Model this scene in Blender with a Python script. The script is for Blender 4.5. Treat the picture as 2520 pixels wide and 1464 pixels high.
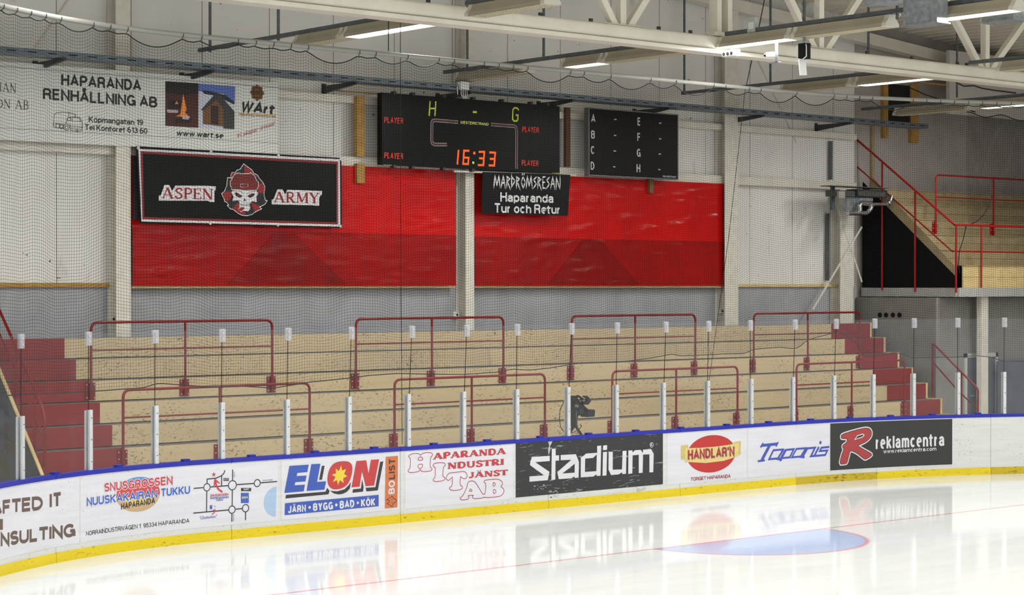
import bpy, bmesh, math, random
import numpy as np
from mathutils import Vector, Matrix
from mathutils.geometry import tessellate_polygon

for o in list(bpy.data.objects):
    bpy.data.objects.remove(o)
SC = bpy.context.scene
COL = SC.collection
random.seed(7)

# ---------------------------------------------------------------- camera
FPX = 4827.0
CZ = 3.71
YAW = math.radians(40.0)
PIT = -math.atan(29.0 / FPX)
cd = bpy.data.cameras.new('camera')
cd.sensor_width = 36.0
cd.lens = FPX / 2520.0 * 36.0
cd.clip_end = 300
cam = bpy.data.objects.new('camera', cd)
COL.objects.link(cam)
cam.location = (0, 0, CZ)
cam.rotation_euler = (math.pi / 2 + PIT, 0, -YAW)
SC.camera = cam

# ---------------------------------------------------------------- world, exposure
wd = bpy.data.worlds.new('hall_air')
SC.world = wd
wd.use_nodes = True
wd.node_tree.nodes['Background'].inputs[0].default_value = (0.90, 0.94, 1.0, 1)
wd.node_tree.nodes['Background'].inputs[1].default_value = 0.72
SC.view_settings.view_transform = 'Standard'
SC.view_settings.look = 'None'
SC.view_settings.gamma = 1.0
SC.view_settings.exposure = 0.27
SC.view_settings.use_curve_mapping = False

# ---------------------------------------------------------------- rows of ceiling lamps over the rink
LAMP_COL = (1.0, 0.985, 0.95)
ROWX = (19.25, 25.1, 32.05, 38.4)
def hall_lamp(x, y, ly, power, z=7.9, sx=0.3):
    l = bpy.data.lights.new('row_lamp', 'AREA')
    l.shape = 'RECTANGLE'
    l.size = sx
    l.size_y = ly
    l.energy = power
    l.color = LAMP_COL
    o = bpy.data.objects.new('row_lamp', l)
    COL.objects.link(o)
    o.location = (x, y, z)
    return o
LP = 27.0                       # watts per metre of lamp row
for rx in (5.5, 12.4):
    hall_lamp(rx, 8.0, 40.0, LP * 40)
hall_lamp(19.25, 5.0, 32.0, LP * 32)
hall_lamp(25.1, 2.0, 28.0, LP * 28)
hall_lamp(32.05, 4.0, 30.0, LP * 30)
hall_lamp(38.4, 10.0, 30.0, LP * 30)

# ---------------------------------------------------------------- projection helpers: pixel of the photo <-> place in the hall
sY, cY = math.sin(YAW), math.cos(YAW)
sP, cP = math.sin(PIT), math.cos(PIT)
R_ = Vector((cY, -sY, 0)); F_ = Vector((sY * cP, cY * cP, sP)); U_ = Vector((-sY * sP, -cY * sP, cP))
CAM = Vector((0, 0, CZ))
def ray(px, py):
    return F_ + R_ * ((px - 1260.0) / FPX) + U_ * ((732.0 - py) / FPX)
def unY(px, py, Y):
    d = ray(px, py); return CAM + d * (Y / d.y)
def unX(px, py, X):
    d = ray(px, py); return CAM + d * (X / d.x)
def unZ(px, py, Z):
    d = ray(px, py); return CAM + d * ((Z - CZ) / d.z)

# rink outline: straight end boards with a corner arc at each side
YB, XL, RL, XR, RR = 24.6, 14.9, 6.5, 27.0, 12.0
def bpos(s, n=0.0, z=0.0):
    if s < XL:
        t = (XL - s) / RL; r = RL + n
        return Vector((XL - r * math.sin(t), YB - RL + r * math.cos(t), z))
    if s > XR:
        t = (s - XR) / RR; r = RR + n
        return Vector((XR + r * math.sin(t), YB - RR + r * math.cos(t), z))
    return Vector((s, YB + n, z))
def bnorm(s):
    return (bpos(s, 1) - bpos(s, 0)).normalized()
def bunp(px, py, n=0.0):
    """pixel -> (s, z) on the board face moved out by n"""
    d = ray(px, py)
    k = (YB + n) / d.y
    x = d.x * k
    if x < XL or x > XR:
        cx, r, cy = (XL, RL + n, YB - RL) if x < XL else (XR, RR + n, YB - RR)
        a = d.x ** 2 + d.y ** 2; b = -2 * (d.x * cx + d.y * cy); c = cx * cx + cy * cy - r * r
        k = (-b + math.sqrt(max(b * b - 4 * a * c, 0))) / (2 * a)
        t = math.atan2(d.x * k - cx, d.y * k - cy)
        s = cx + t * (RL if x < XL else RR)
    else:
        s = x
    return s, CZ + d.z * k

# ---------------------------------------------------------------- materials
def lin(c):
    c = c / 255.0
    return c / 12.92 if c <= 0.04045 else ((c + 0.055) / 1.055) ** 2.4
def S(r, g, b): return (lin(r), lin(g), lin(b), 1.0)
MATS = {}
def nd(nt, kind, **kw):
    n = nt.nodes.new(kind)
    for k, v in kw.items():
        setattr(n, k, v)
    return n
def base_mat(name, col, rough=0.6, metal=0.0, spec=0.5):
    m = bpy.data.materials.new(name); m.use_nodes = True
    b = m.node_tree.nodes['Principled BSDF']
    b.inputs['Base Color'].default_value = col
    b.inputs['Roughness'].default_value = rough
    b.inputs['Metallic'].default_value = metal
    b.inputs['Specular IOR Level'].default_value = spec
    return m, m.node_tree, b
def coords(nt, scale=(1, 1, 1)):
    g = nd(nt, 'ShaderNodeNewGeometry')
    mp = nd(nt, 'ShaderNodeMapping')
    mp.inputs['Scale'].default_value = scale
    nt.links.new(g.outputs['Position'], mp.inputs['Vector'])
    return mp.outputs['Vector']
def noise(nt, vec, scale, detail=2.0, rough=0.5):
    n = nd(nt, 'ShaderNodeTexNoise')
    n.inputs['Scale'].default_value = scale
    n.inputs['Detail'].default_value = detail
    n.inputs['Roughness'].default_value = rough
    nt.links.new(vec, n.inputs['Vector'])
    return n.outputs['Fac']
def ramp(nt, fac, p0, p1, c0=(0, 0, 0, 1), c1=(1, 1, 1, 1)):
    r = nd(nt, 'ShaderNodeValToRGB')
    r.color_ramp.elements[0].position = p0; r.color_ramp.elements[0].color = c0
    r.color_ramp.elements[1].position = p1; r.color_ramp.elements[1].color = c1
    nt.links.new(fac, r.inputs['Fac'])
    return r.outputs['Color']
def mix(nt, fac, a, b):
    m = nd(nt, 'ShaderNodeMix', data_type='RGBA')
    if isinstance(fac, float): m.inputs[0].default_value = fac
    else: nt.links.new(fac, m.inputs[0])
    for i, v in ((6, a), (7, b)):
        if isinstance(v, tuple): m.inputs[i].default_value = v
        else: nt.links.new(v, m.inputs[i])
    return m.outputs[2]
def bump(nt, b, h, strength=0.3, dist=0.02):
    n = nd(nt, 'ShaderNodeBump')
    n.inputs['Strength'].default_value = strength; n.inputs['Distance'].default_value = dist
    nt.links.new(h, n.inputs['Height']); nt.links.new(n.outputs['Normal'], b.inputs['Normal'])
def mul(c, k): return (c[0] * k, c[1] * k, c[2] * k, 1.0)

def paint(name, col, rough=0.55, var=0.12, metal=0.0, scale=2.0, spec=0.5):
    """plain painted or plastic surface with a faint mottling"""
    if name in MATS: return MATS[name]
    m, nt, b = base_mat(name, col, rough, metal, spec)
    if var > 0:
        f = noise(nt, coords(nt), scale, 4.0, 0.6)
        nt.links.new(mix(nt, ramp(nt, f, 0.3, 0.7), mul(col, 1 - var), mul(col, 1 + var * 0.4)), b.inputs['Base Color'])
    MATS[name] = m
    return m
def scuffed(name, col, dark, amount=0.62, fine=18.0, stretch=(0.5, 0.5, 1.6), rough=0.4, amount2=None, dark2=None):
    """board or sheet with puck marks, specks and streaks"""
    if name in MATS: return MATS[name]
    m, nt, b = base_mat(name, col, rough)
    v1 = coords(nt, stretch)
    spots = ramp(nt, noise(nt, v1, fine, 3.0, 0.62), amount, amount + 0.05)
    area = ramp(nt, noise(nt, coords(nt), 1.1, 2.0), 0.35, 0.65)
    mlt = nd(nt, 'ShaderNodeMath', operation='MULTIPLY')
    nt.links.new(spots, mlt.inputs[0]); nt.links.new(area, mlt.inputs[1])
    g = ramp(nt, noise(nt, coords(nt, (0.25, 0.25, 3.0)), 5.0, 4.0), 0.3, 0.75)
    c = mix(nt, g, mul(col, 0.93), mul(col, 1.03))
    c = mix(nt, mlt.outputs[0], c, dark)
    if dark2 is not None:
        st = ramp(nt, noise(nt, coords(nt, (0.9, 0.9, 9.0)), 2.6, 3.0, 0.7), amount2, amount2 + 0.03)
        c = mix(nt, st, c, dark2)
    nt.links.new(c, b.inputs['Base Color'])
    MATS[name] = m
    return m
def emit(name, col, strength):
    if name in MATS: return MATS[name]
    m = bpy.data.materials.new(name); m.use_nodes = True
    nt = m.node_tree; nt.nodes.clear()
    e = nd(nt, 'ShaderNodeEmission'); o = nd(nt, 'ShaderNodeOutputMaterial')
    e.inputs[0].default_value = col; e.inputs[1].default_value = strength
    nt.links.new(e.outputs[0], o.inputs[0])
    MATS[name] = m
    return m

WHITE_STEEL = paint('white_painted_steel', S(224, 219, 206), 0.4, 0.1)
COLUMN = paint('white_column_paint', S(226, 222, 210), 0.5, 0.12, scale=6)
RED = paint('red_rail_enamel', S(130, 14, 13), 0.3, 0.1)
RED_BAL = paint('red_balcony_enamel', S(160, 14, 12), 0.35, 0.1)
BLACK = paint('black_cloth', S(20, 20, 21), 0.75, 0.2, spec=0.25)
DARK = paint('dark_metal', S(58, 60, 62), 0.5, 0.15)
GALV = paint('galvanised_steel', S(172, 178, 182), 0.38, 0.3, 0.75, 9)
GALV_D = paint('dull_galvanised_steel', S(104, 110, 114), 0.5, 0.25, 0.5, 9)
ALU = paint('brushed_aluminium', S(205, 208, 210), 0.4, 0.1, 0.35, 14)
ROPE = paint('black_rope', S(26, 27, 28), 0.8, 0.1)
BLUE = paint('blue_cap_plastic', S(20, 30, 156), 0.35, 0.12)
YELLOW = scuffed('yellow_kick_plastic', S(218, 194, 12), S(140, 120, 16), 0.60, 20)
YELLOW_W = scuffed('worn_yellow_kick_plastic', S(190, 166, 20), S(120, 104, 20), 0.55, 20)
PANEL = scuffed('white_board_plastic', S(206, 208, 206), S(130, 130, 130), 0.63, 34)
SHEET = scuffed('white_advert_vinyl', S(211, 211, 219), S(140, 140, 146), 0.655, 40, (0.8, 0.8, 1.3))
SHEET_B = scuffed('black_advert_vinyl', S(38, 40, 40), S(140, 142, 142), 0.645, 20, (0.35, 0.35, 2.2), amount2=0.66, dark2=S(140, 142, 142))
SHEET_C = paint('charcoal_advert_vinyl', S(42, 42, 40), 0.5, 0.12, scale=5)
PLY = scuffed('pale_plywood', S(210, 188, 147), S(112, 86, 56), 0.59, 27.0, (0.6, 0.6, 1.5), 0.6, 0.70, S(196, 164, 112))
TREAD = paint('grey_tread_felt', S(116, 110, 102), 0.8, 0.25, scale=5)
REDWOOD = paint('red_painted_plywood', S(140, 24, 26), 0.5, 0.15, scale=5)
WOOD = paint('yellow_timber', S(182, 142, 74), 0.65, 0.25, scale=6)
WOOD_P = paint('fresh_pine_boards', S(220, 196, 140), 0.6, 0.18, scale=5)
WOOD_B = paint('aged_balcony_boards', S(166, 150, 114), 0.65, 0.2, scale=4)
CREAM = paint('cream_lamp_enamel', S(164, 157, 136), 0.4, 0.1)
TUBE_ON = emit('lit_tube', (1.0, 0.985, 0.94, 1), 9.0)
GREYWALL = paint('grey_wall_paint', S(168, 170, 174), 0.7, 0.14, scale=1.5)
CONCRETE = paint('dark_grey_concrete', S(176, 170, 164), 0.8, 0.15, scale=1.6)
BOX_W = paint('white_plastic', S(226, 226, 222), 0.4, 0.06)
DUCT = paint('bright_zinc_duct', S(164, 172, 178), 0.33, 0.35, 0.6, 12)
FOIL = paint('crinkled_foil', S(205, 208, 210), 0.22, 0.5, 0.9, 24)

def wall_panels():
    m, nt, b = base_mat('white_wall_panels', S(208, 205, 195), 0.55)
    g = nd(nt, 'ShaderNodeNewGeometry'); sx = nd(nt, 'ShaderNodeSeparateXYZ')
    nt.links.new(g.outputs['Position'], sx.inputs[0])
    a = nd(nt, 'ShaderNodeMath', operation='SUBTRACT'); a.inputs[1].default_value = 16.4 - 1.51 * 20
    nt.links.new(sx.outputs['X'], a.inputs[0])
    md = nd(nt, 'ShaderNodeMath', operation='MODULO'); md.inputs[1].default_value = 1.51
    nt.links.new(a.outputs[0], md.inputs[0])
    lt = nd(nt, 'ShaderNodeMath', operation='LESS_THAN'); lt.inputs[1].default_value = 0.016
    nt.links.new(md.outputs[0], lt.inputs[0])
    f = ramp(nt, noise(nt, coords(nt), 0.8, 4.0), 0.3, 0.7)
    c = mix(nt, f, S(222, 221, 216), S(232, 231, 226))
    dirt = ramp(nt, noise(nt, coords(nt, (1.5, 1.5, 0.5)), 1.3, 4.0, 0.7), 0.62, 0.8)
    c = mix(nt, dirt, c, S(192, 182, 160))
    speck = ramp(nt, noise(nt, coords(nt), 9.0, 2.0), 0.755, 0.77)
    c = mix(nt, speck, c, S(90, 86, 80))
    c = mix(nt, lt.outputs[0], c, S(120, 116, 108))
    nt.links.new(c, b.inputs['Base Color'])
    return m
WALLM = wall_panels()

def tarp(name, col):
    m, nt, b = base_mat(name, col, 0.22, 0.0, 0.25)
    v = coords(nt, (0.5, 1, 1.5))
    w = nd(nt, 'ShaderNodeTexNoise'); w.noise_type = 'RIDGED_MULTIFRACTAL'
    w.inputs['Scale'].default_value = 3.2; w.inputs['Detail'].default_value = 3.0
    nt.links.new(v, w.inputs['Vector'])
    bump(nt, b, w.outputs['Fac'], 0.8, 0.035)
    f = ramp(nt, noise(nt, coords(nt), 1.2, 3.0), 0.35, 0.65)
    nt.links.new(mix(nt, f, mul(col, 0.86), mul(col, 1.06)), b.inputs['Base Color'])
    return m
TARP = tarp('red_plastic_sheet', S(208, 10, 5))
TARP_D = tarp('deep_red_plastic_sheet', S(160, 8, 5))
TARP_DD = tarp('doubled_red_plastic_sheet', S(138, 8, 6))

def cloth(name, col, rough=0.5):
    m, nt, b = base_mat(name, col, rough, 0.0, 0.22)
    f = noise(nt, coords(nt, (1, 1, 0.8)), 1.5, 2.0)
    bump(nt, b, f, 0.5, 0.08)
    return m
BANNER_K = cloth('black_banner_vinyl', S(7, 7, 8), 0.5)
BANNER_W = paint('white_banner_vinyl', S(224, 226, 221), 0.5, 0.05)
BOARD_K = paint('black_display_panel', S(4, 4, 4), 0.35, 0.1, spec=0.2)

def glass():
    m = bpy.data.materials.new('scuffed_rink_glass'); m.use_nodes = True
    nt = m.node_tree; nt.nodes.clear()
    out = nd(nt, 'ShaderNodeOutputMaterial')
    tr = nd(nt, 'ShaderNodeBsdfTransparent'); tr.inputs[0].default_value = (0.965, 0.975, 0.975, 1)
    gl = nd(nt, 'ShaderNodeBsdfGlossy'); gl.inputs[1].default_value = 0.03
    df = nd(nt, 'ShaderNodeBsdfDiffuse'); df.inputs[0].default_value = (0.8, 0.82, 0.88, 1)
    lw = nd(nt, 'ShaderNodeLayerWeight'); lw.inputs[0].default_value = 0.5
    pw = nd(nt, 'ShaderNodeMath', operation='POWER'); pw.inputs[1].default_value = 5.0
    nt.links.new(lw.outputs['Facing'], pw.inputs[0])
    fr = nd(nt, 'ShaderNodeMapRange'); fr.inputs[3].default_value = 0.02; fr.inputs[4].default_value = 0.6
    nt.links.new(pw.outputs[0], fr.inputs[0])
    m1 = nd(nt, 'ShaderNodeMixShader'); m2 = nd(nt, 'ShaderNodeMixShader')
    nt.links.new(fr.outputs[0], m1.inputs[0]); nt.links.new(tr.outputs[0], m1.inputs[1]); nt.links.new(gl.outputs[0], m1.inputs[2])
    scr = ramp(nt, noise(nt, coords(nt, (1.2, 1.2, 5.0)), 6.0, 3.0, 0.7), 0.66, 0.74, (0.013, 0.013, 0.013, 1), (0.034, 0.034, 0.034, 1))
    nt.links.new(scr, m2.inputs[0])
    nt.links.new(m1.outputs[0], m2.inputs[1]); nt.links.new(df.outputs[0], m2.inputs[2])
    nt.links.new(m2.outputs[0], out.inputs[0])
    return m
GLASS = glass()

GOAL_Y, GOAL_X = 19.87, 21.1
def ice():
    m, nt, b = base_mat('ice', S(246, 248, 248), 0.13)
    b.inputs['IOR'].default_value = 1.27
    g = nd(nt, 'ShaderNodeNewGeometry'); sx = nd(nt, 'ShaderNodeSeparateXYZ')
    nt.links.new(g.outputs['Position'], sx.inputs[0])
    def M(op, a, bb=None):
        n = nd(nt, 'ShaderNodeMath', operation=op)
        for i, v in ((0, a), (1, bb)):
            if v is None: continue
            if isinstance(v, (int, float)): n.inputs[i].default_value = v
            else: nt.links.new(v, n.inputs[i])
        return n.outputs[0]
    def band(v, half, soft):            # 1 inside |v|<half
        n = nd(nt, 'ShaderNodeMapRange', interpolation_type='SMOOTHSTEP')
        n.inputs[1].default_value = half - soft; n.inputs[2].default_value = half + soft
        n.inputs[3].default_value = 1.0; n.inputs[4].default_value = 0.0
        nt.links.new(M('ABSOLUTE', v), n.inputs[0])
        return n.outputs[0]
    wob = M('MULTIPLY', M('SUBTRACT', noise(nt, coords(nt), 3.0, 2.0), 0.5), 0.03)
    dx = M('SUBTRACT', sx.outputs['X'], GOAL_X); dy = M('ADD', M('SUBTRACT', sx.outputs['Y'], GOAL_Y), wob)
    rad = M('SQRT', M('ADD', M('MULTIPLY', dx, dx), M('MULTIPLY', dy, dy)))
    front = M('LESS_THAN', dy, 0.0)
    blue = M('MULTIPLY', band(rad, 1.80, 0.03), front)
    rim = M('MULTIPLY', band(M('SUBTRACT', rad, 1.80), 0.035, 0.03), front)
    line = band(dy, 0.03, 0.025)
    c = mix(nt, ramp(nt, noise(nt, coords(nt, (0.3, 1.2, 1)), 2.5, 5.0), 0.3, 0.7), S(224, 228, 230), S(233, 236, 236))
    c = mix(nt, M('MULTIPLY', blue, 0.9), c, S(172, 192, 230))
    c = mix(nt, M('MULTIPLY', rim, 0.6), c, S(226, 120, 124))
    c = mix(nt, M('MULTIPLY', line, 0.62), c, S(206, 70, 84))
    nt.links.new(c, b.inputs['Base Color'])
    sc = nd(nt, 'ShaderNodeTexNoise'); sc.inputs['Scale'].default_value = 1.6; sc.inputs['Detail'].default_value = 6
    nt.links.new(coords(nt, (0.35, 2.2, 1)), sc.inputs['Vector'])
    bump(nt, b, sc.outputs['Fac'], 0.05, 0.01)
    nt.links.new(ramp(nt, noise(nt, coords(nt, (0.25, 1.5, 1)), 1.2, 4.0), 0.3, 0.75, (0.05, 0.05, 0.05, 1), (0.12, 0.12, 0.12, 1)), b.inputs['Roughness'])
    return m
ICE = ice()

FLAT = {}
def ink(r, g, b, rough=0.5):
    """printed colour of a sign"""
    k = 'ink_%d_%d_%d' % (r, g, b)
    if k not in FLAT:
        FLAT[k] = scuffed(k, mul(S(r, g, b), 0.74), S(min(255, r * 0.6 + 50), min(255, g * 0.6 + 50), min(255, b * 0.6 + 50)), 0.665, 40, (0.8, 0.8, 1.3), rough)
    return FLAT[k]
def plain(r, g, b, rough=0.5):
    return paint('print_%d_%d_%d' % (r, g, b), S(r, g, b), rough, 0.06)

# ---------------------------------------------------------------- mesh building
class MB:
    def __init__(self): self.v = []; self.f = []
    def add(self, vs, fs):
        n = len(self.v)
        self.v += [Vector(p) for p in vs]
        self.f += [tuple(i + n for i in f) for f in fs]
        return self
    def box(self, x0, x1, y0, y1, z0, z1):
        return self.add([(x, y, z) for x in (x0, x1) for y in (y0, y1) for z in (z0, z1)],
                        [(0, 1, 3, 2), (4, 6, 7, 5), (0, 4, 5, 1), (2, 3, 7, 6), (0, 2, 6, 4), (1, 5, 7, 3)])
    def bar(self, p, q, w, h, up=(0, 0, 1)):
        p, q = Vector(p), Vector(q); d = (q - p).normalized(); up = Vector(up)
        if abs(d.dot(up)) > 0.98: up = Vector((0, 1, 0))
        a = d.cross(up).normalized() * (w / 2); b = a.cross(d).normalized() * (h / 2)
        vs = [e + i * a + j * b for e in (p, q) for i, j in ((-1, -1), (1, -1), (1, 1), (-1, 1))]
        return self.add(vs, [(3, 2, 1, 0), (4, 5, 6, 7)] + [(i, (i + 1) % 4, 4 + (i + 1) % 4, 4 + i) for i in range(4)])
    def tube(self, pts, r, n=8, caps=True):
        pts = [Vector(p) for p in pts]; m = len(pts); vs = []; fs = []
        ref = None
        for i, p in enumerate(pts):
            d = (pts[min(i + 1, m - 1)] - pts[max(i - 1, 0)]).normalized()
            if ref is None:
                ref = d.orthogonal().normalized()
            ref = (ref - d * ref.dot(d)).normalized()
            b = d.cross(ref)
            rr = r[i] if isinstance(r, (list, tuple)) else r
            k = 1.0
            if 0 < i < m - 1:
                c = (pts[i] - pts[i - 1]).normalized().dot((pts[i + 1] - pts[i]).normalized())
                k = 1.0 / max(0.6, math.sqrt((1 + c) / 2))
            for j in range(n):
                t = 2 * math.pi * j / n
                vs.append(p + (ref * math.cos(t) + b * math.sin(t)) * rr * k)
        for i in range(m - 1):
            for j in range(n):
                fs.append((i * n + j, i * n + (j + 1) % n, (i + 1) * n + (j + 1) % n, (i + 1) * n + j))
        if caps:
            fs.append(tuple(range(n - 1, -1, -1))); fs.append(tuple((m - 1) * n + j for j in range(n)))
        return self.add(vs, fs)
    def prism(self, poly, vec):
        vec = Vector(vec); n = len(poly)
        poly = [Vector(p) for p in poly]
        return self.add(poly + [p + vec for p in poly],
                        [tuple(range(n)), tuple(range(2 * n - 1, n - 1, -1))] + [(i, n + i, n + (i + 1) % n, (i + 1) % n)[::-1] for i in range(n)])
    def ball(self, c, r, sq=(1, 1, 1), n=8):
        vs = []; fs = []; c = Vector(c)
        for i in range(n + 1):
            a = math.pi * i / n
            for j in range(2 * n):
                t = math.pi * j / n
                vs.append(c + Vector((math.sin(a) * math.cos(t) * r * sq[0], math.sin(a) * math.sin(t) * r * sq[1], math.cos(a) * r * sq[2])))
        for i in range(n):
            for j in range(2 * n):
                fs.append((i * 2 * n + j, (i + 1) * 2 * n + j, (i + 1) * 2 * n + (j + 1) % (2 * n), i * 2 * n + (j + 1) % (2 * n)))
        return self.add(vs, fs)
    def build(self, name, mat, parent=None, smooth=False, fix=True):
        me = bpy.data.meshes.new(name)
        base = wbase(parent)
        me.from_pydata([tuple(p - base) for p in self.v], [], self.f)
        if fix:
            bm = bmesh.new(); bm.from_mesh(me)
            bmesh.ops.recalc_face_normals(bm, faces=bm.faces)
            bm.to_mesh(me); bm.free()
        me.materials.append(mat)
        if smooth:
            me.polygons.foreach_set('use_smooth', [True] * len(me.polygons))
            me.set_sharp_from_angle(angle=math.radians(45)) if hasattr(me, 'set_sharp_from_angle') else None
        me.update()
        o = bpy.data.objects.new(name, me)
        COL.objects.link(o)
        if parent is not None: o.parent = parent
        return o
BASES = {}
def wbase(p):
    return BASES.get(p.name, Vector((0, 0, 0))) if p is not None else Vector((0, 0, 0))
def tag(o, label=None, cat=None, group=None, kind=None):
    if label: o['label'] = label
    if cat: o['category'] = cat
    if group: o['group'] = group
    if kind: o['kind'] = kind
    return o
def thing(name, label, cat, loc, group=None, kind=None):
    o = bpy.data.objects.new(name, None)
    o.empty_display_size = 0.1
    COL.objects.link(o)
    o.location = Vector(loc)
    BASES[o.name] = Vector(loc)
    return tag(o, label, cat, group, kind)
def part(o, parent):
    """hang a part below another part"""
    o.parent = parent
    return o
def sub(mb, name, mat, parent, smooth=False):
    """mesh as a child of a part: same base as that part's thing"""
    root = parent
    while root.parent is not None: root = root.parent
    BASES.setdefault(parent.name, wbase(root))
    return mb.build(name, mat, parent, smooth)
def struct(name, mb, mat, label=None, cat=None, smooth=False):
    o = mb.build(name, mat, None, smooth)
    return tag(o, label, cat, None, 'structure')
def dup_tree(o, parent=None):
    c = o.copy(); COL.objects.link(c)
    if parent is not None: c.parent = parent
    for ch in o.children: dup_tree(ch, c)
    return c
ORD = ['first', 'second', 'third', 'fourth', 'fifth', 'sixth', 'seventh', 'eighth', 'ninth', 'tenth', 'eleventh', 'twelfth', 'thirteenth',
       'fourteenth', 'fifteenth', 'sixteenth', 'seventeenth', 'eighteenth', 'nineteenth', 'twentieth', 'twenty-first', 'twenty-second']
def nth(i, n, side='from the left'):
    if i == 0: return 'leftmost'
    if i == n - 1: return 'rightmost'
    return ORD[i] + ' ' + side
def smooth_loop(pts, n=2):
    for _ in range(n):
        out = []
        for i in range(len(pts)):
            (ax, ay), (bx, by) = pts[i], pts[(i + 1) % len(pts)]
            out += [(ax * .78 + bx * .22, ay * .78 + by * .22), (ax * .22 + bx * .78, ay * .22 + by * .78)]
        pts = out
    return pts
def arc(c, r, a0, a1, n=8):
    return [(c[0] + r * math.cos(a0 + (a1 - a0) * i / n), c[1] + r * math.sin(a0 + (a1 - a0) * i / n)) for i in range(n + 1)]

# ---------------------------------------------------------------- printing on surfaces
class WallSurf:
    curved = False
    def __init__(self, Y): self.Y = Y
    def to2d(self, px, py):
        p = unY(px, py, self.Y); return (p.x, p.z)
    def to3d(self, a, b, off): return Vector((a, self.Y - off, b))
class BoardSurf:
    curved = True
    def to2d(self, px, py): return bunp(px, py)
    def to3d(self, a, b, off): return bpos(a, -off, b)
BS = BoardSurf()
def zmap(x0, y0, k):
    """coordinates read in an enlarged crop -> photo pixels"""
    return lambda x, y: (x0 + x / k, y0 + y / k)
class Art:
    """2D shapes gathered for one colour on one surface"""
    def __init__(self, surf, zm=None):
        self.s = surf; self.z = zm or (lambda x, y: (x, y)); self.tris = []; self.marks = []
    def P(self, x, y): return self.s.to2d(*self.z(x, y))
    def k(self, x, y):
        a = self.P(x, y); b = self.P(x, y - 10); return (b[1] - a[1]) / 10
    def raw(self, vs, fs): self.tris.append((vs, fs)); return self
    def poly2(self, loops):
        flat = [p for l in loops for p in l]
        t = tessellate_polygon([[Vector((p[0], p[1], 0)) for p in l] for l in loops])
        return self.raw(flat, [tuple(f) for f in t])
    def poly(self, pts, *holes):
        self.marks.append(len(self.tris))
        return self.poly2([[self.P(*p) for p in l] for l in (pts,) + holes])
    def rect(self, x0, y0, x1, y1): return self.poly([(x0, y0), (x1, y0), (x1, y1), (x0, y1)])
    def strip2(self, pts, w, closed=False):
        pts = [Vector(p) for p in pts]; n = len(pts)
        L = []; Rr = []
        for i in range(n):
            a = pts[i - 1] if (i > 0 or closed) else None
            b = pts[(i + 1) % n] if (i < n - 1 or closed) else None
            d0 = (pts[i] - a).normalized() if a is not None else None
            d1 = (b - pts[i]).normalized() if b is not None else None
            if d0 is None: d0 = d1
            if d1 is None: d1 = d0
            t = d0 + d1
            if t.length < 0.2: t = d1
            t.normalize()
            nrm = Vector((-t.y, t.x)); c = max(0.45, abs(nrm.dot(Vector((-d1.y, d1.x)))))
            o = nrm * (w / 2 / c)
            L.append(pts[i] + o); Rr.append(pts[i] - o)
        vs = [tuple(p) for p in L + Rr]
        fs = [(i, (i + 1) % n, n + (i + 1) % n, n + i) for i in range(n if closed else n - 1)]
        return self.raw(vs, fs)
    def line(self, pts, w, closed=False):
        k = self.k(*pts[0])
        return self.strip2([self.P(*p) for p in pts], w * k, closed)
    def ring(self, x, y, r, w, n=28):
        c = self.P(x, y); k = self.k(x, y)
        return self.strip2([(c[0] + r * k * math.cos(2 * math.pi * i / n), c[1] + r * k * math.sin(2 * math.pi * i / n)) for i in range(n)], w * k, True)
    def disc(self, x, y, r, ry=None, t0=0.0, t1=2 * math.pi, n=40):
        """round mark: r is measured along the height, stretched to look round head-on"""
        c = self.P(x, y); k = self.k(x, y); ry = ry or r
        return self.poly2([[(c[0] + r * k * math.cos(t0 + (t1 - t0) * i / n), c[1] + ry * k * math.sin(t0 + (t1 - t0) * i / n)) for i in range(n)]])
    def ellipse(self, x, y, rx, ry, f0=0.0, f1=1.0, n=48):
        """ellipse as seen in the photo, kept between two heights (fractions from the top)"""
        pts = []
        for i in range(n):
            t = 2 * math.pi * i / n
            yy = -math.cos(t) * ry; lo, hi = -ry + 2 * ry * f0, -ry + 2 * ry * f1
            yc = min(max(yy, lo), hi)
            xx = math.sin(t) * rx if lo <= yy <= hi else math.copysign(rx * math.sqrt(max(0, 1 - (yc / ry) ** 2)), math.sin(t))
            pts.append((x + xx, y + yc - xx * 0.09))
        return self.poly(pts)
    def star(self, x, y, r, n=5, q=0.4):
        c = self.P(x, y); k = self.k(x, y)
        return self.poly2([[(c[0] + k * (r if i % 2 == 0 else r * q) * math.sin(math.pi * i / n), c[1] + k * (r if i % 2 == 0 else r * q) * math.cos(math.pi * i / n)) for i in range(2 * n)]])
    def text(self, s, p0, p1, h, bold=0.0, shear=0.0, up=None, grow=0.0):
        """lettering with its baseline from p0 to p1 and capitals h high"""
        self.marks.append(len(self.tris))
        A = Vector(self.P(*p0)); B = Vector(self.P(*p1))
        T = Vector(self.P(p0[0], p0[1] - h)) if up is None else Vector(self.P(p0[0] + up[0], p0[1] + up[1]))
        ex = B - A; ey = T - A
        vs, fs, x0, x1 = glyphs(s, bold, shear, grow)
        w = max(x1 - x0, 1e-4)
        return self.raw([tuple(A + ex * ((x - x0) / w) + ey * (y / CAPH)) for x, y in vs], fs)
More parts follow.
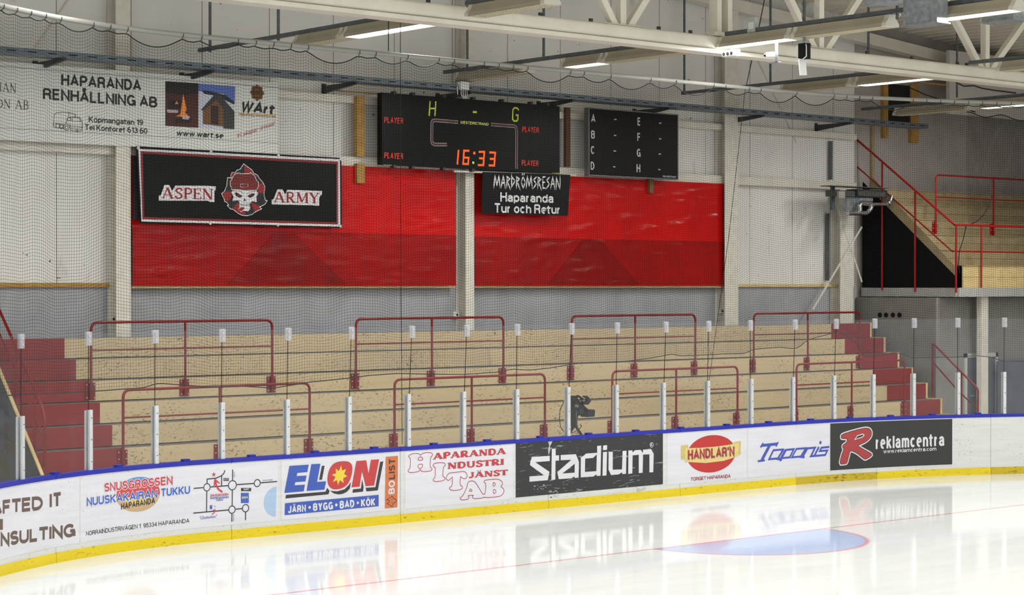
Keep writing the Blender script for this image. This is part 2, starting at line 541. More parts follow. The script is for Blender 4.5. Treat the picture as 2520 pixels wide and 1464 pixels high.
    def sans(self, s, p0, p1, h, w=0.17, shear=0.0, up=None, grow=0.0):
        """even-stroked grotesque lettering"""
        self.marks.append(len(self.tris))
        A = Vector(self.P(*p0)); B = Vector(self.P(*p1))
        T = Vector(self.P(p0[0], p0[1] - h)) if up is None else Vector(self.P(p0[0] + up[0], p0[1] + up[1]))
        ex = (B - A); L = ex.length; ex.normalize(); ey = T - A; H = ey.length
        items, tot = sans_word(s, w, L / H)
        for pts, closed in items:
            q = [A + ex * ((x + shear * y) * H) + ey * y for x, y in pts]
            if grow and not closed:
                q[0] = q[0] + (q[0] - q[1]).normalized() * grow * H; q[-1] = q[-1] + (q[-1] - q[-2]).normalized() * grow * H
            self.strip2([tuple(v) for v in q], (w + 2 * grow) * H, closed)
        return self
    def serif(self, s, p0, p1, h, T=0.17, t=0.07, sf=0.06, grow=0.0):
        self.marks.append(len(self.tris))
        A = Vector(self.P(*p0)); B = Vector(self.P(*p1)); ey = Vector(self.P(p0[0], p0[1] - h)) - A
        ex = B - A
        strokes, w = serif_word(s, T, t, sf)
        asp = ex.length / w / ey.length
        for pts, wd in strokes:
            q = [Vector(p) for p in pts]
            tmp = Art(self.s)
            tmp.strip2([(p.x, p.y) for p in q], wd + 2 * grow)
            for vs, fs in tmp.tris:
                self.raw([tuple(A + ex * (x / w) + ey * y) for x, y in vs], fs)
        return self
    def build(self, name, mat, parent, off):
        if any(k in name for k in ('lettering', 'backing', 'blocks', 'ends', 'outline', 'patches')) and len(self.marks) > 1:
            cut = sorted(set([0] + self.marks)) + [len(self.tris)]     # one part per word or patch
            o = None
            for a, b in zip(cut, cut[1:]):
                if b > a: o = self.make(name, mat, parent, off, self.tris[a:b])
            return o
        return self.make(name, mat, parent, off, self.tris)
    def make(self, name, mat, parent, off, tris):
        bm = bmesh.new()
        for n, (vs, fs) in enumerate(tris):
            lift = (n % 6) * 0.0002          # overlapping strokes lie on one another, not in one plane
            bv = [bm.verts.new((v[0], v[1], lift)) for v in vs]
            for f in fs:
                if len(set(f)) == len(f):
                    try: bm.faces.new([bv[i] for i in f])
                    except ValueError: pass
        if self.s.curved and bm.verts:
            xs = [v.co.x for v in bm.verts]
            x = math.floor(min(xs) / 0.12) * 0.12 + 0.12
            while x < max(xs):
                if x < XL + 0.15 or x > XR - 0.15:
                    bmesh.ops.bisect_plane(bm, geom=bm.verts[:] + bm.edges[:] + bm.faces[:], plane_co=(x, 0, 0), plane_no=(1, 0, 0))
                x += 0.12
        bm.verts.ensure_lookup_table()
        base = wbase(parent)
        for f in bm.faces:
            f.normal_update()
        bmesh.ops.reverse_faces(bm, faces=[f for f in bm.faces if f.normal.z < 0])
        for v in bm.verts:
            v.co = self.s.to3d(v.co.x, v.co.y, off + v.co.z) - base
        me = bpy.data.meshes.new(name); bm.to_mesh(me); bm.free()
        me.materials.append(mat)
        o = bpy.data.objects.new(name, me); COL.objects.link(o)
        if parent is not None: o.parent = parent
        return o

GL = {}
def glyphs_raw(s, bold, shear):
    key = (s, bold, shear)
    if key in GL: return GL[key]
    c = bpy.data.curves.new('lettering', 'FONT')
    c.body = s; c.offset = bold; c.shear = shear; c.resolution_u = 4; c.fill_mode = 'FRONT'
    o = bpy.data.objects.new('lettering', c); COL.objects.link(o)
    dg = bpy.context.evaluated_depsgraph_get()
    me = bpy.data.meshes.new_from_object(o.evaluated_get(dg))
    vs = [(v.co.x, v.co.y) for v in me.vertices]; fs = [tuple(p.vertices) for p in me.polygons]
    bpy.data.objects.remove(o); bpy.data.curves.remove(c); bpy.data.meshes.remove(me)
    GL[key] = (vs, fs)
    return GL[key]
def glyphs(s, bold=0.0, shear=0.0, grow=0.0):
    v0, _ = glyphs_raw(s, bold, shear)
    vs, fs = glyphs_raw(s, bold + grow, shear)
    xs = [v[0] for v in v0]
    return vs, fs, min(xs), max(xs)
CAPH = max(v[1] for v in glyphs_raw('H', 0.0, 0.0)[0])

def earc(cx, cy, rx, ry, a0, a1, n=12):
    return [(cx + rx * math.cos(math.radians(a0 + (a1 - a0) * i / n)), cy + ry * math.sin(math.radians(a0 + (a1 - a0) * i / n))) for i in range(n + 1)]
_bowl = lambda y0, y1, xr: [(0, y1), (xr - .4, y1)] + earc(xr - .4, (y0 + y1) / 2, .4, (y1 - y0) / 2, 80, -80, 8) + [(xr - .4, y0), (0, y0)]
_O = earc(.5, .5, .5, .5, 90, 450, 24)[:-1]
_A = [[(0, 0), (.5, 1), (1, 0)], [(.17, .3), (.83, .3)]]
_S = earc(.5, .755, .46, .245, 25, 250, 9) + earc(.5, .26, .5, .26, 75, -155, 10)
# lower case is drawn in a box as high as the small letters; y 0..1, ascenders up to 1.4, descenders down to -.35
_bw = earc(.5, .5, .5, .5, 90, 450, 20)[:-1]
SANS = {
    'A': (.74, _A), 'B': (.66, [[(0, 0), (0, 1)], _bowl(.53, 1, .93), _bowl(0, .53, 1)]), 'C': (.7, [earc(.5, .5, .5, .5, 42, 318, 18)]), 'D': (.68, [[(0, 0), (0, 1), (.4, 1)] + earc(.4, .5, .6, .5, 80, -80, 10) + [(.4, 0), (0, 0)]]),
    'E': (.58, [[(1, 1), (0, 1), (0, 0), (1, 0)], [(0, .52), (.92, .52)]]), 'F': (.55, [[(1, 1), (0, 1), (0, -.09)], [(0, .5), (.88, .5)]]), 'G': (.74, [earc(.5, .5, .5, .5, 42, 352, 20), [(.58, .46), (1.06, .46)], [(1, .46), (1, -.08)]]),
    'H': (.66, [[(0, -.09), (0, 1.09)], [(1, -.09), (1, 1.09)], [(0, .52), (1, .52)]]), 'I': (0, [[(0, -.09), (0, 1.09)]]), 'J': (.5, [[(1, 1.09), (1, .3)] + earc(.5, .28, .5, .28, 0, -170, 10)]),
    'K': (.68, [[(0, -.09), (0, 1.09)], [(.98, 1.07), (.05, .4)], [(.32, .58), (1, -.07)]]), 'L': (.54, [[(0, 1.09), (0, 0), (1, 0)]]), 'M': (.84, [[(0, -.09), (0, 1), (.5, 0), (1, 1), (1, -.09)]]),
    'N': (.66, [[(0, -.09), (0, 1), (1, 0), (1, 1.09)]]), 'O': (.76, [_O]), 'P': (.62, [[(0, -.09), (0, 1)], _bowl(.45, 1, 1)]), 'R': (.66, [[(0, -.09), (0, 1)], _bowl(.48, 1, .95), [(.55, .48), (.9, .36), (.92, .1), (1, -.07)]]),
    'S': (.62, [_S]), 'T': (.64, [[(-.05, 1), (1.05, 1)], [(.5, -.09), (.5, 1)]]), 'U': (.66, [[(0, 1.09), (0, .32)] + earc(.5, .32, .5, .32, 190, 350, 10) + [(1, .32), (1, 1.09)]]), 'V': (.7, [[(0, 1.07), (.5, 0), (1, 1.07)]]),
    'W': (1.02, [[(0, 1.07), (.26, 0), (.5, 1), (.74, 0), (1, 1.07)]]), 'X': (.7, [[(0, 0), (1, 1)], [(0, 1), (1, 0)]]), 'Y': (.68, [[(0, 1.07), (.5, .45), (1, 1.07)], [(.5, .45), (.5, -.09)]]),
    'Ä': (.74, _A + [[(.2, 1.3), (.36, 1.3)], [(.64, 1.3), (.8, 1.3)]]), 'Ö': (.76, [_O, [(.2, 1.3), (.36, 1.3)], [(.64, 1.3), (.8, 1.3)]]), 'Å': (.74, _A + [earc(.5, 1.24, .16, .12, 0, 330, 8)]),
    '0': (.54, [_O]), '1': (.3, [[(.1, .74), (1, 1), (1, -.09)]]), '3': (.52, [earc(.45, .76, .46, .24, 150, -80, 9) + earc(.45, .27, .55, .27, 80, -155, 10)]), '4': (.56, [[(.78, -.09), (.78, 1), (0, .27), (1.1, .27)]]),
    '5': (.52, [[(.95, 1), (.15, 1), (.05, .5)] + earc(.45, .33, .55, .33, 120, -155, 10)]), '6': (.54, [earc(.5, .31, .5, .31, 90, 450, 16)[:-1], earc(.62, .5, .62, .52, 75, 195, 8)]), '9': (.54, [earc(.5, .69, .5, .31, 90, 450, 16)[:-1], earc(.38, .5, .62, .52, -105, 15, 8)]),
    "'": (0, [[(0, .72), (0, 1.08)]]), '.': (.02, [[(0, -.05), (0, .09)]]),
    'a': (.5, [earc(.48, .7, .46, .3, 170, 10, 8) + [(.94, .5), (.94, .1), (1.06, -.1)], earc(.42, .27, .44, .27, 90, 270, 8) + [(.7, .04), (.94, .22)], [(.42, .54), (.94, .6)]]), 'c': (.5, [earc(.5, .5, .5, .5, 45, 315, 14)]), 'e': (.52, [[(0, .52), (1, .52)] + earc(.5, .5, .5, .5, 0, 292, 16)]),
    'd': (.54, [_bw, [(1, -.1), (1, 1.45)]]), 'p': (.54, [_bw, [(0, 1.1), (0, -.42)]]), 'g': (.54, [_bw, [(1, 1.1), (1, -.15)] + earc(.5, -.12, .5, .28, 0, -160, 8)]), 'h': (.5, [[(0, -.12), (0, 1.45)], [(0, .62)] + earc(.5, .62, .5, .38, 160, 0, 8) + [(1, -.12)]]),
    'n': (.5, [[(0, -.12), (0, 1.1)], [(0, .62)] + earc(.5, .62, .5, .38, 160, 0, 8) + [(1, -.12)]]), 'm': (.86, [[(0, -.12), (0, 1.1)], [(0, .66)] + earc(.25, .68, .25, .32, 160, 0, 7) + [(.5, -.12)], [(.5, .66)] + earc(.75, .68, .25, .32, 160, 0, 7) + [(1, -.12)]]),
    'r': (.28, [[(0, -.12), (0, 1.1)], [(0, .55)] + earc(.9, .45, .9, .54, 150, 95, 5)]), 'k': (.52, [[(0, -.12), (0, 1.45)], [(.92, 1.08), (0, .38)], [(.32, .6), (1, -.1)]]), 'l': (0, [[(0, -.12), (0, 1.45)]]), 'i': (0, [[(0, -.12), (0, 1.1)], [(0, 1.3), (0, 1.45)]]),
    'o': (.54, [_bw]), 'ö': (.54, [_bw, [(.2, 1.36), (.36, 1.36)], [(.64, 1.36), (.8, 1.36)]]), 's': (.46, [_S]), 't': (.3, [[(.3, 1.42), (.3, .2)] + earc(.75, .18, .45, .2, 180, 280, 5), [(-.5, .98), (1.25, .98)]]), 'u': (.5, [[(0, 1.1), (0, .38)] + earc(.5, .38, .5, .38, 190, 340, 8), [(1, 1.1), (1, -.12)]]), 'w': (.78, [[(0, 1.08), (.26, 0), (.5, 1), (.74, 0), (1, 1.08)]]),
}
def sans_word(s, w, total):
    out = []; x = 0; gap = 0.09
    fixed = sum(w + gap for ch in s if ch != ' ') - gap; flex = sum(SANS[ch][0] if ch != ' ' else 0.32 for ch in s)
    k = max(0.2, (total - fixed) / flex) if flex > 0 else 1.0
    for ch in s:
        if ch == ' ':
            x += 0.32 * k; continue
        gw, st = SANS[ch]; low = ch.islower()
        hh = 0.72 if low else 1.0
        for pts in st:
            closed = len(pts) > 14 and (pts is _O or pts is _bw or (abs(pts[0][0] - pts[-1][0]) < .25 and ch in '69' and len(pts) == 16))
            out.append(([(x + w / 2 + px * gw * k, w / 2 + py * (hh - w)) for px, py in pts], closed))
        x += gw * k + w + gap
    return out, x - gap

def serif_glyph(ch, T, t, f):
    m = T * 0.75
    P = [([(.15, .97), (.4, .97), (.55, .88), (.59, .73), (.55, .58), (.4, .48), (.15, .48)], m)]
    stem = [([(.15, 0), (.15, 1)], T)]
    sb = [([(0, f / 2), (.31, f / 2)], f)]; stp = [([(0, 1 - f / 2), (.2, 1 - f / 2)], f)]
    A = [([(.43, 1), (.1, 0)], t), ([(.42, 1), (.77, 0)], T), ([(.2, .32), (.66, .32)], t), ([(-.03, f / 2), (.24, f / 2)], f), ([(.6, f / 2), (.94, f / 2)], f)]
    G = {
        'A': (.92, A),
        'Ä': (.92, A + [([(.24, 1.17), (.36, 1.17)], .13), ([(.5, 1.17), (.62, 1.17)], .13)]),
        'S': (.64, [([(.55, .74), (.5, .92), (.31, .97), (.14, .88), (.11, .71), (.24, .57), (.42, .46), (.54, .32), (.51, .12), (.32, .03), (.13, .07), (.07, .27)], m)]),
        'P': (.66, stem + P + sb + stp),
        'R': (.8, stem + P + sb + stp + [([(.34, .48), (.66, 0)], T), ([(.6, f / 2), (.84, f / 2)], f)]),
        'E': (.68, stem + [([(0, 1 - t / 2), (.58, 1 - t / 2)], t), ([(.15, .52), (.46, .52)], t), ([(0, t / 2), (.61, t / 2)], t), ([(.57, 1), (.57, .77)], t), ([(.46, .64), (.46, .4)], t), ([(.61, 0), (.61, .25)], t)]),
        'N': (.86, [([(.13, 0), (.13, 1)], t), ([(.12, 1), (.68, 0)], T), ([(.69, 0), (.69, 1)], t), ([(0, 1 - f / 2), (.2, 1 - f / 2)], f), ([(-.01, f / 2), (.27, f / 2)], f), ([(.55, 1 - f / 2), (.83, 1 - f / 2)], f)]),
        'M': (1.04, [([(.12, 0), (.16, 1)], t), ([(.16, 1), (.48, .08)], T), ([(.48, .08), (.84, 1)], t), ([(.86, 1), (.87, 0)], T), ([(-.01, f / 2), (.25, f / 2)], f), ([(.73, f / 2), (1.01, f / 2)], f), ([(.02, 1 - f / 2), (.2, 1 - f / 2)], f), ([(.8, 1 - f / 2), (.99, 1 - f / 2)], f)]),
        'Y': (.82, [([(.09, 1), (.41, .45)], T), ([(.73, 1), (.41, .45)], t), ([(.41, .5), (.41, 0)], T), ([(-.04, 1 - f / 2), (.25, 1 - f / 2)], f), ([(.58, 1 - f / 2), (.86, 1 - f / 2)], f), ([(.26, f / 2), (.57, f / 2)], f)]),
        'D': (.8, stem + [([(.15, .96), (.4, .96), (.6, .83), (.67, .5), (.6, .17), (.4, .04), (.15, .04)], m)] + [([(0, f / 2), (.2, f / 2)], f)] + stp),
        'U': (.84, [([(.15, 1), (.15, .32), (.24, .1), (.42, .04), (.58, .1), (.66, .32), (.66, 1)], m), ([(0, 1 - f / 2), (.31, 1 - f / 2)], f), ([(.52, 1 - f / 2), (.82, 1 - f / 2)], f)]),
        'T': (.76, [([(.37, 0), (.37, 1)], T), ([(0, 1 - t / 2), (.74, 1 - t / 2)], t), ([(.04, 1), (.04, .74)], t), ([(.7, 1), (.7, .74)], t), ([(.2, f / 2), (.54, f / 2)], f)]),
        'I': (.38, [([(.17, 0), (.17, 1)], T), ([(0, 1 - f / 2), (.34, 1 - f / 2)], f), ([(0, f / 2), (.34, f / 2)], f)]),
        'J': (.52, [([(.35, 1), (.35, .22), (.26, .06), (.12, .04), (.06, .2)], m), ([(.18, 1 - f / 2), (.5, 1 - f / 2)], f)]),
        'O': (.86, [([(.42 + .33 * math.sin(a * math.pi / 8), .5 + .46 * math.cos(a * math.pi / 8)) for a in range(17)], m)]),
        'B': (.7, stem + [([(.15, .97), (.4, .97), (.53, .88), (.53, .63), (.4, .53), (.15, .53)], m), ([(.4, .53), (.57, .42), (.6, .27), (.55, .1), (.4, .03), (.15, .03)], m)] + [([(0, f / 2), (.2, f / 2)], f)] + stp),
        ' ': (.4, []),
    }
    return G[ch]
def serif_word(s, T, t, f):
    x = 0; out = []
    for ch in s:
        w, st = serif_glyph(ch, T, t, f)
        out += [([(px + x, py) for px, py in pts], wd) for pts, wd in st]
        x += w + 0.04
    return out, x - 0.04
# ================================================================= the setting
struct('floor', MB().box(-12, 52, -25, 34, -0.15, -0.05), CONCRETE)
outl = [bpos(XL - RL * math.pi / 2 * (1 - i / 30)) for i in range(31)] + [bpos(XR + RR * math.pi / 2 * i / 30) for i in range(31)]
struct('ice', MB().prism([(8.4, -20, -0.05)] + [(p.x, p.y, -0.05) for p in outl] + [(39, -20, -0.05)], (0, 0, 0.05)), ICE, 'smooth white ice with a blue goal crease and red goal line', 'ice')

YW = 32.3
struct('wall_back', MB().box(2, 38.35, YW, YW + 0.2, 3.70, 12.0), WALLM)
struct('wall_back_base', MB().box(2, 38.35, YW - 0.02, YW + 0.2, -0.05, 3.69), GREYWALL)
struct('wall_corner', MB().box(38.35, 47, YW + 0.05, YW + 0.25, -0.05, 12.0), CONCRETE)
struct('wall_gable', MB().box(40.75, 47, 31.2, 31.3, 8.1, 9.72), paint('gable_panel', S(196, 194, 188), 0.6, 0.08))
struct('wall_right', MB().box(46.8, 47, 10, YW, -0.05, 11), CONCRETE)
struct('wall_under_balcony', MB().box(38.42, 38.56, 29.8, YW, -0.05, 3.42).box(38.56, 46.8, 29.8, 29.95, -0.05, 3.42), paint('grey_block_wall', S(140, 138, 134), 0.75, 0.15))
def zroof(x): return 10.78 - 0.083 * abs(x - 18.0) + 0.083 * (33.9 - 18.0)
rf = MB()
for i in range(150):
    x = -4 + i * 0.345
    pr = [(x, 0.0), (x + 0.13, 0.0), (x + 0.17, 0.09), (x + 0.30, 0.09), (x + 0.345, 0.0)]
    for (xa, za), (xb, zb) in zip(pr, pr[1:]):
        rf.add([(xa, -22, zroof(xa) + za), (xb, -22, zroof(xb) + zb), (xb, 33.5, zroof(xb) + zb), (xa, 33.5, zroof(xa) + za)], [(0, 1, 2, 3)])
struct('ceiling', rf, paint('corrugated_roof_steel', S(228, 222, 206), 0.45, 0.12))
for i, (xa, xb) in enumerate(((10.0, 18.0), (18.0, 44.0))):
    struct('trim_%d' % (3 + i), MB().bar((xa, 32.05, zroof(xa) - 0.5), (xb, 32.05, zroof(xb) - 0.5), 0.3, 0.28), WHITE_STEEL)
struct('trim_1', MB().box(5, 17.42, YW - 0.09, YW - 0.005, 3.68, 3.76), WOOD)
struct('trim_2', MB().box(33.95, 38.1, YW - 0.09, YW - 0.005, 3.68, 3.75), WOOD_P)
for i, (z0, z1, xa, xb) in enumerate(((7.36, 7.50, 5, 38.2), (6.10, 6.29, 5, 38.2))):
    struct('trim_%d' % (5 + i), MB().box(xa, xb, YW - 0.2, YW - 0.003, z0, z1), WHITE_STEEL)
for i, (pa, pb, zt) in enumerate(((286, 322, 11.5), (1146, 1167, 11.5), (1784, 1817, 11.2), (2068, 2100, 6.1))):
    xa, xb = unY(pa, 703, 31.95).x, unY(pb, 703, 31.95).x
    xm = (xa + xb) / 2
    struct('column', MB().box(xa, xb, 31.95, 31.97, -0.05, zt).box(xm - 0.006, xm + 0.006, 31.97, 32.26, -0.05, zt).box(xa, xb, 32.26, 32.275, -0.05, zt), COLUMN)

# truss across the hall above the end of the rink
TY = 24.3
t = thing('roof_truss', 'big white tubular steel roof truss spanning the hall above the net', 'truss', (24, TY, 7.8))
ch = MB()
cs = [(TY + a, 7.99 + b) for a, b in [(0.15 * math.copysign(abs(math.cos(k * math.pi / 12)) ** 0.5, math.cos(k * math.pi / 12)), 0.125 * math.copysign(abs(math.sin(k * math.pi / 12)) ** 0.5, math.sin(k * math.pi / 12))) for k in range(24)]]
ch.prism([(4, y, z) for y, z in cs], (43, 0, 0))
ch.build('bottom_chord', WHITE_STEEL, t, True)
MB().box(4, 47, TY - 0.17, TY + 0.17, 7.80, 7.868).build('flange_plate', WHITE_STEEL, t)
def ztc(x): return zroof(x) - 0.35
tc = MB()
for xa, xb in ((4, 18), (18, 47)):
    tc.bar((xa, TY, ztc(xa)), (xb, TY, ztc(xb)), 0.2, 0.2)
tc.build('top_chord', WHITE_STEEL, t)
for k in range(-3, 5):
    x = 22.8 + 5.05 * k
    if x < 5: continue
    MB().bar((x, TY, 8.1), (x, TY, ztc(x) - 0.1), 0.13, 0.13, (0, 1, 0)).build('vertical_strut', WHITE_STEEL, t)
    for sg in (-1, 1):
        xe = x + sg * 2.45
        MB().bar((x + sg * 0.16, TY, 8.1), (xe, TY, ztc(xe) - 0.1), 0.12, 0.12, (0, 1, 0)).build('diagonal_strut', WHITE_STEEL, t)
    MB().box(x - 0.45, x + 0.45, TY - 0.09, TY + 0.09, 8.115, 8.13).build('node_plate', WHITE_STEEL, t)
for dx in (-0.13, 0.14):
    MB().box(25.22 + dx - 0.055, 25.22 + dx + 0.055, TY - 0.1, TY + 0.1, 8.13, 10.9).build('twin_post', WHITE_STEEL, t)
MB().box(24.95, 25.5, TY - 0.13, TY + 0.13, 8.115, 8.19).build('post_foot', WHITE_STEEL, t)
for k, px in enumerate((1050, 1326, 1450, 1617, 1695, 2130, 2240, 2352, 2375)):
    x = unY(px, 60, TY).x
    MB().box(x - 0.03, x + 0.03, TY - 0.06, TY - 0.02, 8.112, 8.17).build('cable_clip', DARK, t)

# ================================================================= lamp rows under the roof
RZ = 8.14
def light_rail(x, ya, yb, lab):
    t = thing('light_rail', lab, 'rail', (x, (ya + yb) / 2, RZ), 'steel rails carrying the ceiling lamps')
    MB().box(x - 0.035, x + 0.035, ya, yb, RZ - 0.035, RZ + 0.035).build('channel', GALV_D, t)
    return t
light_rail(19.25, 24.55, 32.1, 'grey steel lamp rail from back wall to truss, leftmost of the far rails')
light_rail(19.25, 18.0, 24.05, 'grey steel lamp rail on the near side of the truss at top left')
light_rail(25.1, 24.55, 32.1, 'grey steel lamp rail from back wall to truss above the wide scoreboard')
light_rail(25.1, 14.0, 24.05, 'grey steel lamp rail on the near side of the truss beside the zinc duct boxes')
light_rail(32.05, 24.55, 32.1, 'grey steel lamp rail from back wall to truss right of the letter board')
light_rail(32.05, 15.0, 24.05, 'grey steel lamp rail on the near side of the truss at far right edge')
light_rail(38.4, 24.55, 32.1, 'grey steel lamp rail in front of the dark opening by the balcony')
def fixture_parts(t, x, ya, yb, lit):
    zb, zt = 7.90, 8.09
    prof = [(-0.17, zb), (-0.165, zb + 0.05), (-0.10, zb + 0.12), (-0.08, zt), (0.08, zt), (0.10, zb + 0.12), (0.165, zb + 0.05), (0.17, zb)]
    h = MB(); n = len(prof)
    h.add([(x + a, y, z) for y in (ya + 0.09, yb - 0.09) for a, z in prof] + [(x + a * 0.95, y, z - 0.004) for y in (ya + 0.09, yb - 0.09) for a, z in prof],
          [(i, i + 1, n + i + 1, n + i) for i in range(n - 1)] + [(2 * n + i, 3 * n + i, 3 * n + i + 1, 2 * n + i + 1) for i in range(n - 1)])
    h.build('reflector_housing', CREAM, t)
    for y0, y1 in ((ya, ya + 0.09), (yb - 0.09, yb)):
        MB().prism([(x + a, y0, z) for a, z in prof], (0, y1 - y0, 0)).build('end_cap', paint('lamp_end_cap', S(206, 204, 190), 0.45, 0.08), t)
    if lit:
        MB().box(x - 0.145, x + 0.145, ya + 0.1, yb - 0.1, zb + 0.012, zb + 0.02).build('lit_tubes', TUBE_ON, t)
    else:
        g = MB()
        for a in range(7): g.box(x - 0.15 + a * 0.05 - 0.004, x - 0.15 + a * 0.05 + 0.004, ya + 0.1, yb - 0.1, zb - 0.004, zb + 0.022)
        k = int((yb - ya - 0.2) / 0.07)
        for a in range(k + 1):
            y = ya + 0.1 + a * 0.07
            g.box(x - 0.15, x + 0.15, y - 0.004, y + 0.004, zb - 0.004, zb + 0.022)
        g.build('louvre_grille', paint('cream_louvre', S(222, 212, 184), 0.45, 0.05), t)
        for sg in (-0.07, 0.07):
            MB().tube([(x + sg, ya + 0.12, zb + 0.07), (x + sg, yb - 0.12, zb + 0.07)], 0.02, 8).build('unlit_tube', paint('unlit_tube', S(214, 212, 204), 0.4, 0), t, True)
    MB().tube([(x + 0.1, ya + 0.02, zb + 0.12), (x + 0.16, ya - 0.04, zb + 0.2), (x + 0.06, ya - 0.02, zt + 0.05)], 0.008, 6).build('feed_cable', BOX_W, t, True)
def fixture(x, ya, yb, lit, lab):
    t = thing('ceiling_lamp', lab, 'lamp', (x, (ya + yb) / 2, 7.9), 'fluorescent ceiling lamps on the rails')
    fixture_parts(t, x, ya, yb, lit)
    if lit:
        l = hall_lamp(x, (ya + yb) / 2, (yb - ya - 0.2), 120, 7.893, 0.26); l.parent = t; l.location = (0, 0, -0.02)
    return t
fixture(19.25, 27.3, 28.75, False, 'unlit cream ceiling lamp nearest the back wall in the leftmost far row')
fixture(19.25, 24.9, 27.25, True, 'lit ceiling lamp left of the truss above the wide scoreboard')
fixture(19.25, 22.0, 23.9, False, 'unlit cream ceiling lamp cut by the top edge in front of the truss')
fixture(25.1, 29.4, 31.6, False, 'unlit cream ceiling lamp behind the net just over the wide scoreboard')
fixture(25.1, 27.15, 28.3, True, 'lit ceiling lamp over the net rail between the two scoreboards')
fixture(25.1, 24.9, 27.1, False, 'unlit cream ceiling lamp just under the truss at middle of the picture')
fixture(25.1, 22.45, 24.15, True, 'lit ceiling lamp in front of the truss beside the black receiver')
fixture(25.1, 20.35, 22.4, False, 'unlit ceiling lamp with wire louvre left of the zinc duct box')
fixture(25.1, 17.9, 19.75, True, 'lit ceiling lamp in the top right corner beside the duct boxes')
fixture(32.05, 27.0, 29.0, False, 'unlit cream ceiling lamp above the net right of the letter board')
fixture(32.05, 24.9, 26.9, True, 'lit ceiling lamp under the truss over the dark timber opening')
fixture(32.05, 21.3, 23.3, False, 'unlit cream ceiling lamp at right edge in front of the truss')
fixture(38.4, 28.75, 31.0, False, 'unlit ceiling lamp behind the net next to the timber posts')
fixture(38.4, 26.3, 28.5, True, 'lit ceiling lamp at right edge above the balcony net')
def strap(px, py0, py1, x, lab):
    """perforated steel strap from the roof down to a lamp rail (pixel of its foot gives its place on the row)"""
    p = unX(px, py1, x); y = p.y; zt = zroof(x) - 0.02; zb = p.z
    t = thing('hanger_strap', lab, 'strap', (x, y, zb), 'perforated hanger straps')
    MB().box(x - 0.025, x + 0.025, y - 0.012, y + 0.012, zb, zt).build('strap', GALV_D, t)
    hole = None
    n = min(14, int((zt - zb) / 0.13))
    for k in range(n):
        z = zb + 0.1 + k * 0.13
        if hole is None:
            hole = MB().box(x - 0.0255, x + 0.0255, y - 0.005, y + 0.005, z - 0.02, z + 0.02).build('hole', BLACK, t)
        else:
            c = hole.copy(); COL.objects.link(c); c.parent = t; c.location = (0, 0, k * 0.13)
    return t
strap(517, 0, 128, 19.25, 'perforated steel strap holding the lamp rail, leftmost at the back wall')
strap(685, 0, 100, 19.25, 'perforated steel strap over the unlit lamp in the leftmost far row')
strap(1150, 60, 176, 25.1, 'perforated steel strap behind the truss above the white junction box')
strap(1338, 0, 147, 25.1, 'perforated steel strap over the lit lamp between the scoreboards')
strap(1684, 0, 229, 32.05, 'perforated steel strap hanging right of the truss node, long one')
strap(1896, 0, 205, 32.05, 'perforated steel strap at the left end of a lit lamp row')
strap(2137, 0, 178, 32.05, 'perforated steel strap between the truss and the sloping rafter')
strap(2208, 0, 48, 25.1, 'perforated steel strap just left of the zinc duct box')
strap(2355, 70, 240, 38.4, 'perforated steel strap in front of the white gable panel')
strap(1979, 0, 80, 25.1, 'perforated steel strap next to the coiled cable on the truss')

# ---- zinc ventilation outlets
def duct(x0, x1, y0, y1, z0, lab):
    t = thing('duct_box', lab, 'duct', ((x0 + x1) / 2, (y0 + y1) / 2, z0), 'zinc ventilation boxes')
    MB().box(x0, x1, y0, y1, z0, zroof(x1) - 0.03).build('casing', DUCT, t)
    MB().box(x0 - 0.03, x1 + 0.03, y0 - 0.03, y1 + 0.03, z0 - 0.02, z0).build('bottom_flange', DUCT, t)
    return t
dd = duct(24.6, 24.87, 19.07, 19.73, 7.81, 'zinc ventilation box hanging beside the middle lamp row, nearest one')
MB().tube([(24.74, 19.73, 8.36), (24.74, 20.1, 8.36), (24.74, 20.5, 8.38)], 0.2, 16).build('round_spigot', DUCT, dd, True)
duct(28.0, 28.4, 20.1, 20.76, 8.26, 'zinc ventilation box at the right edge in front of the roof sheets')

# ---- devices hung from the middle lamp row
x0 = 25.05
p = unX(1800, 132, x0)
t = thing('socket_strip', 'white box with three round sockets hanging left of the black receiver', 'socket', p)
MB().box(p.x - 0.05, p.x + 0.05, p.y - 0.16, p.y + 0.18, p.z - 0.05, p.z + 0.06).build('casing', BOX_W, t)
MB().box(p.x - 0.004, p.x + 0.004, p.y - 0.02, p.y + 0.02, p.z + 0.06, 7.92).build('hanger', GALV, t)
for k in range(3):
    MB().tube([(p.x - 0.062, p.y + 0.13 - k * 0.09, p.z), (p.x - 0.048, p.y + 0.13 - k * 0.09, p.z)], 0.03, 12).build('socket', DARK, t)
p = unX(1898, 134, x0)
t = thing('camera_bracket', 'small white camera on a perforated bracket below the lit lamp', 'camera', p)
MB().box(p.x - 0.04, p.x + 0.04, p.y - 0.05, p.y + 0.09, p.z - 0.03, p.z + 0.04).build('camera_body', BOX_W, t)
MB().tube([(p.x, p.y + 0.09, p.z), (p.x, p.y + 0.15, p.z)], 0.028, 10).build('lens', BLACK, t, True)
MB().box(p.x - 0.004, p.x + 0.004, p.y - 0.15, p.y - 0.09, p.z - 0.14, 7.92).box(p.x - 0.004, p.x + 0.08, p.y - 0.15, p.y + 0.1, p.z - 0.145, p.z - 0.13).build('bracket', GALV, t)
p = unX(1980, 126, x0)
t = thing('receiver_box', 'black box wrapped with white cable hanging under the middle lamp row', 'receiver', p)
MB().box(p.x - 0.06, p.x + 0.06, p.y - 0.08, p.y + 0.09, p.z - 0.13, p.z + 0.13).build('casing', BLACK, t)
MB().box(p.x - 0.02, p.x + 0.02, p.y - 0.02, p.y + 0.02, p.z + 0.13, 7.92).build('hanger', GALV, t)
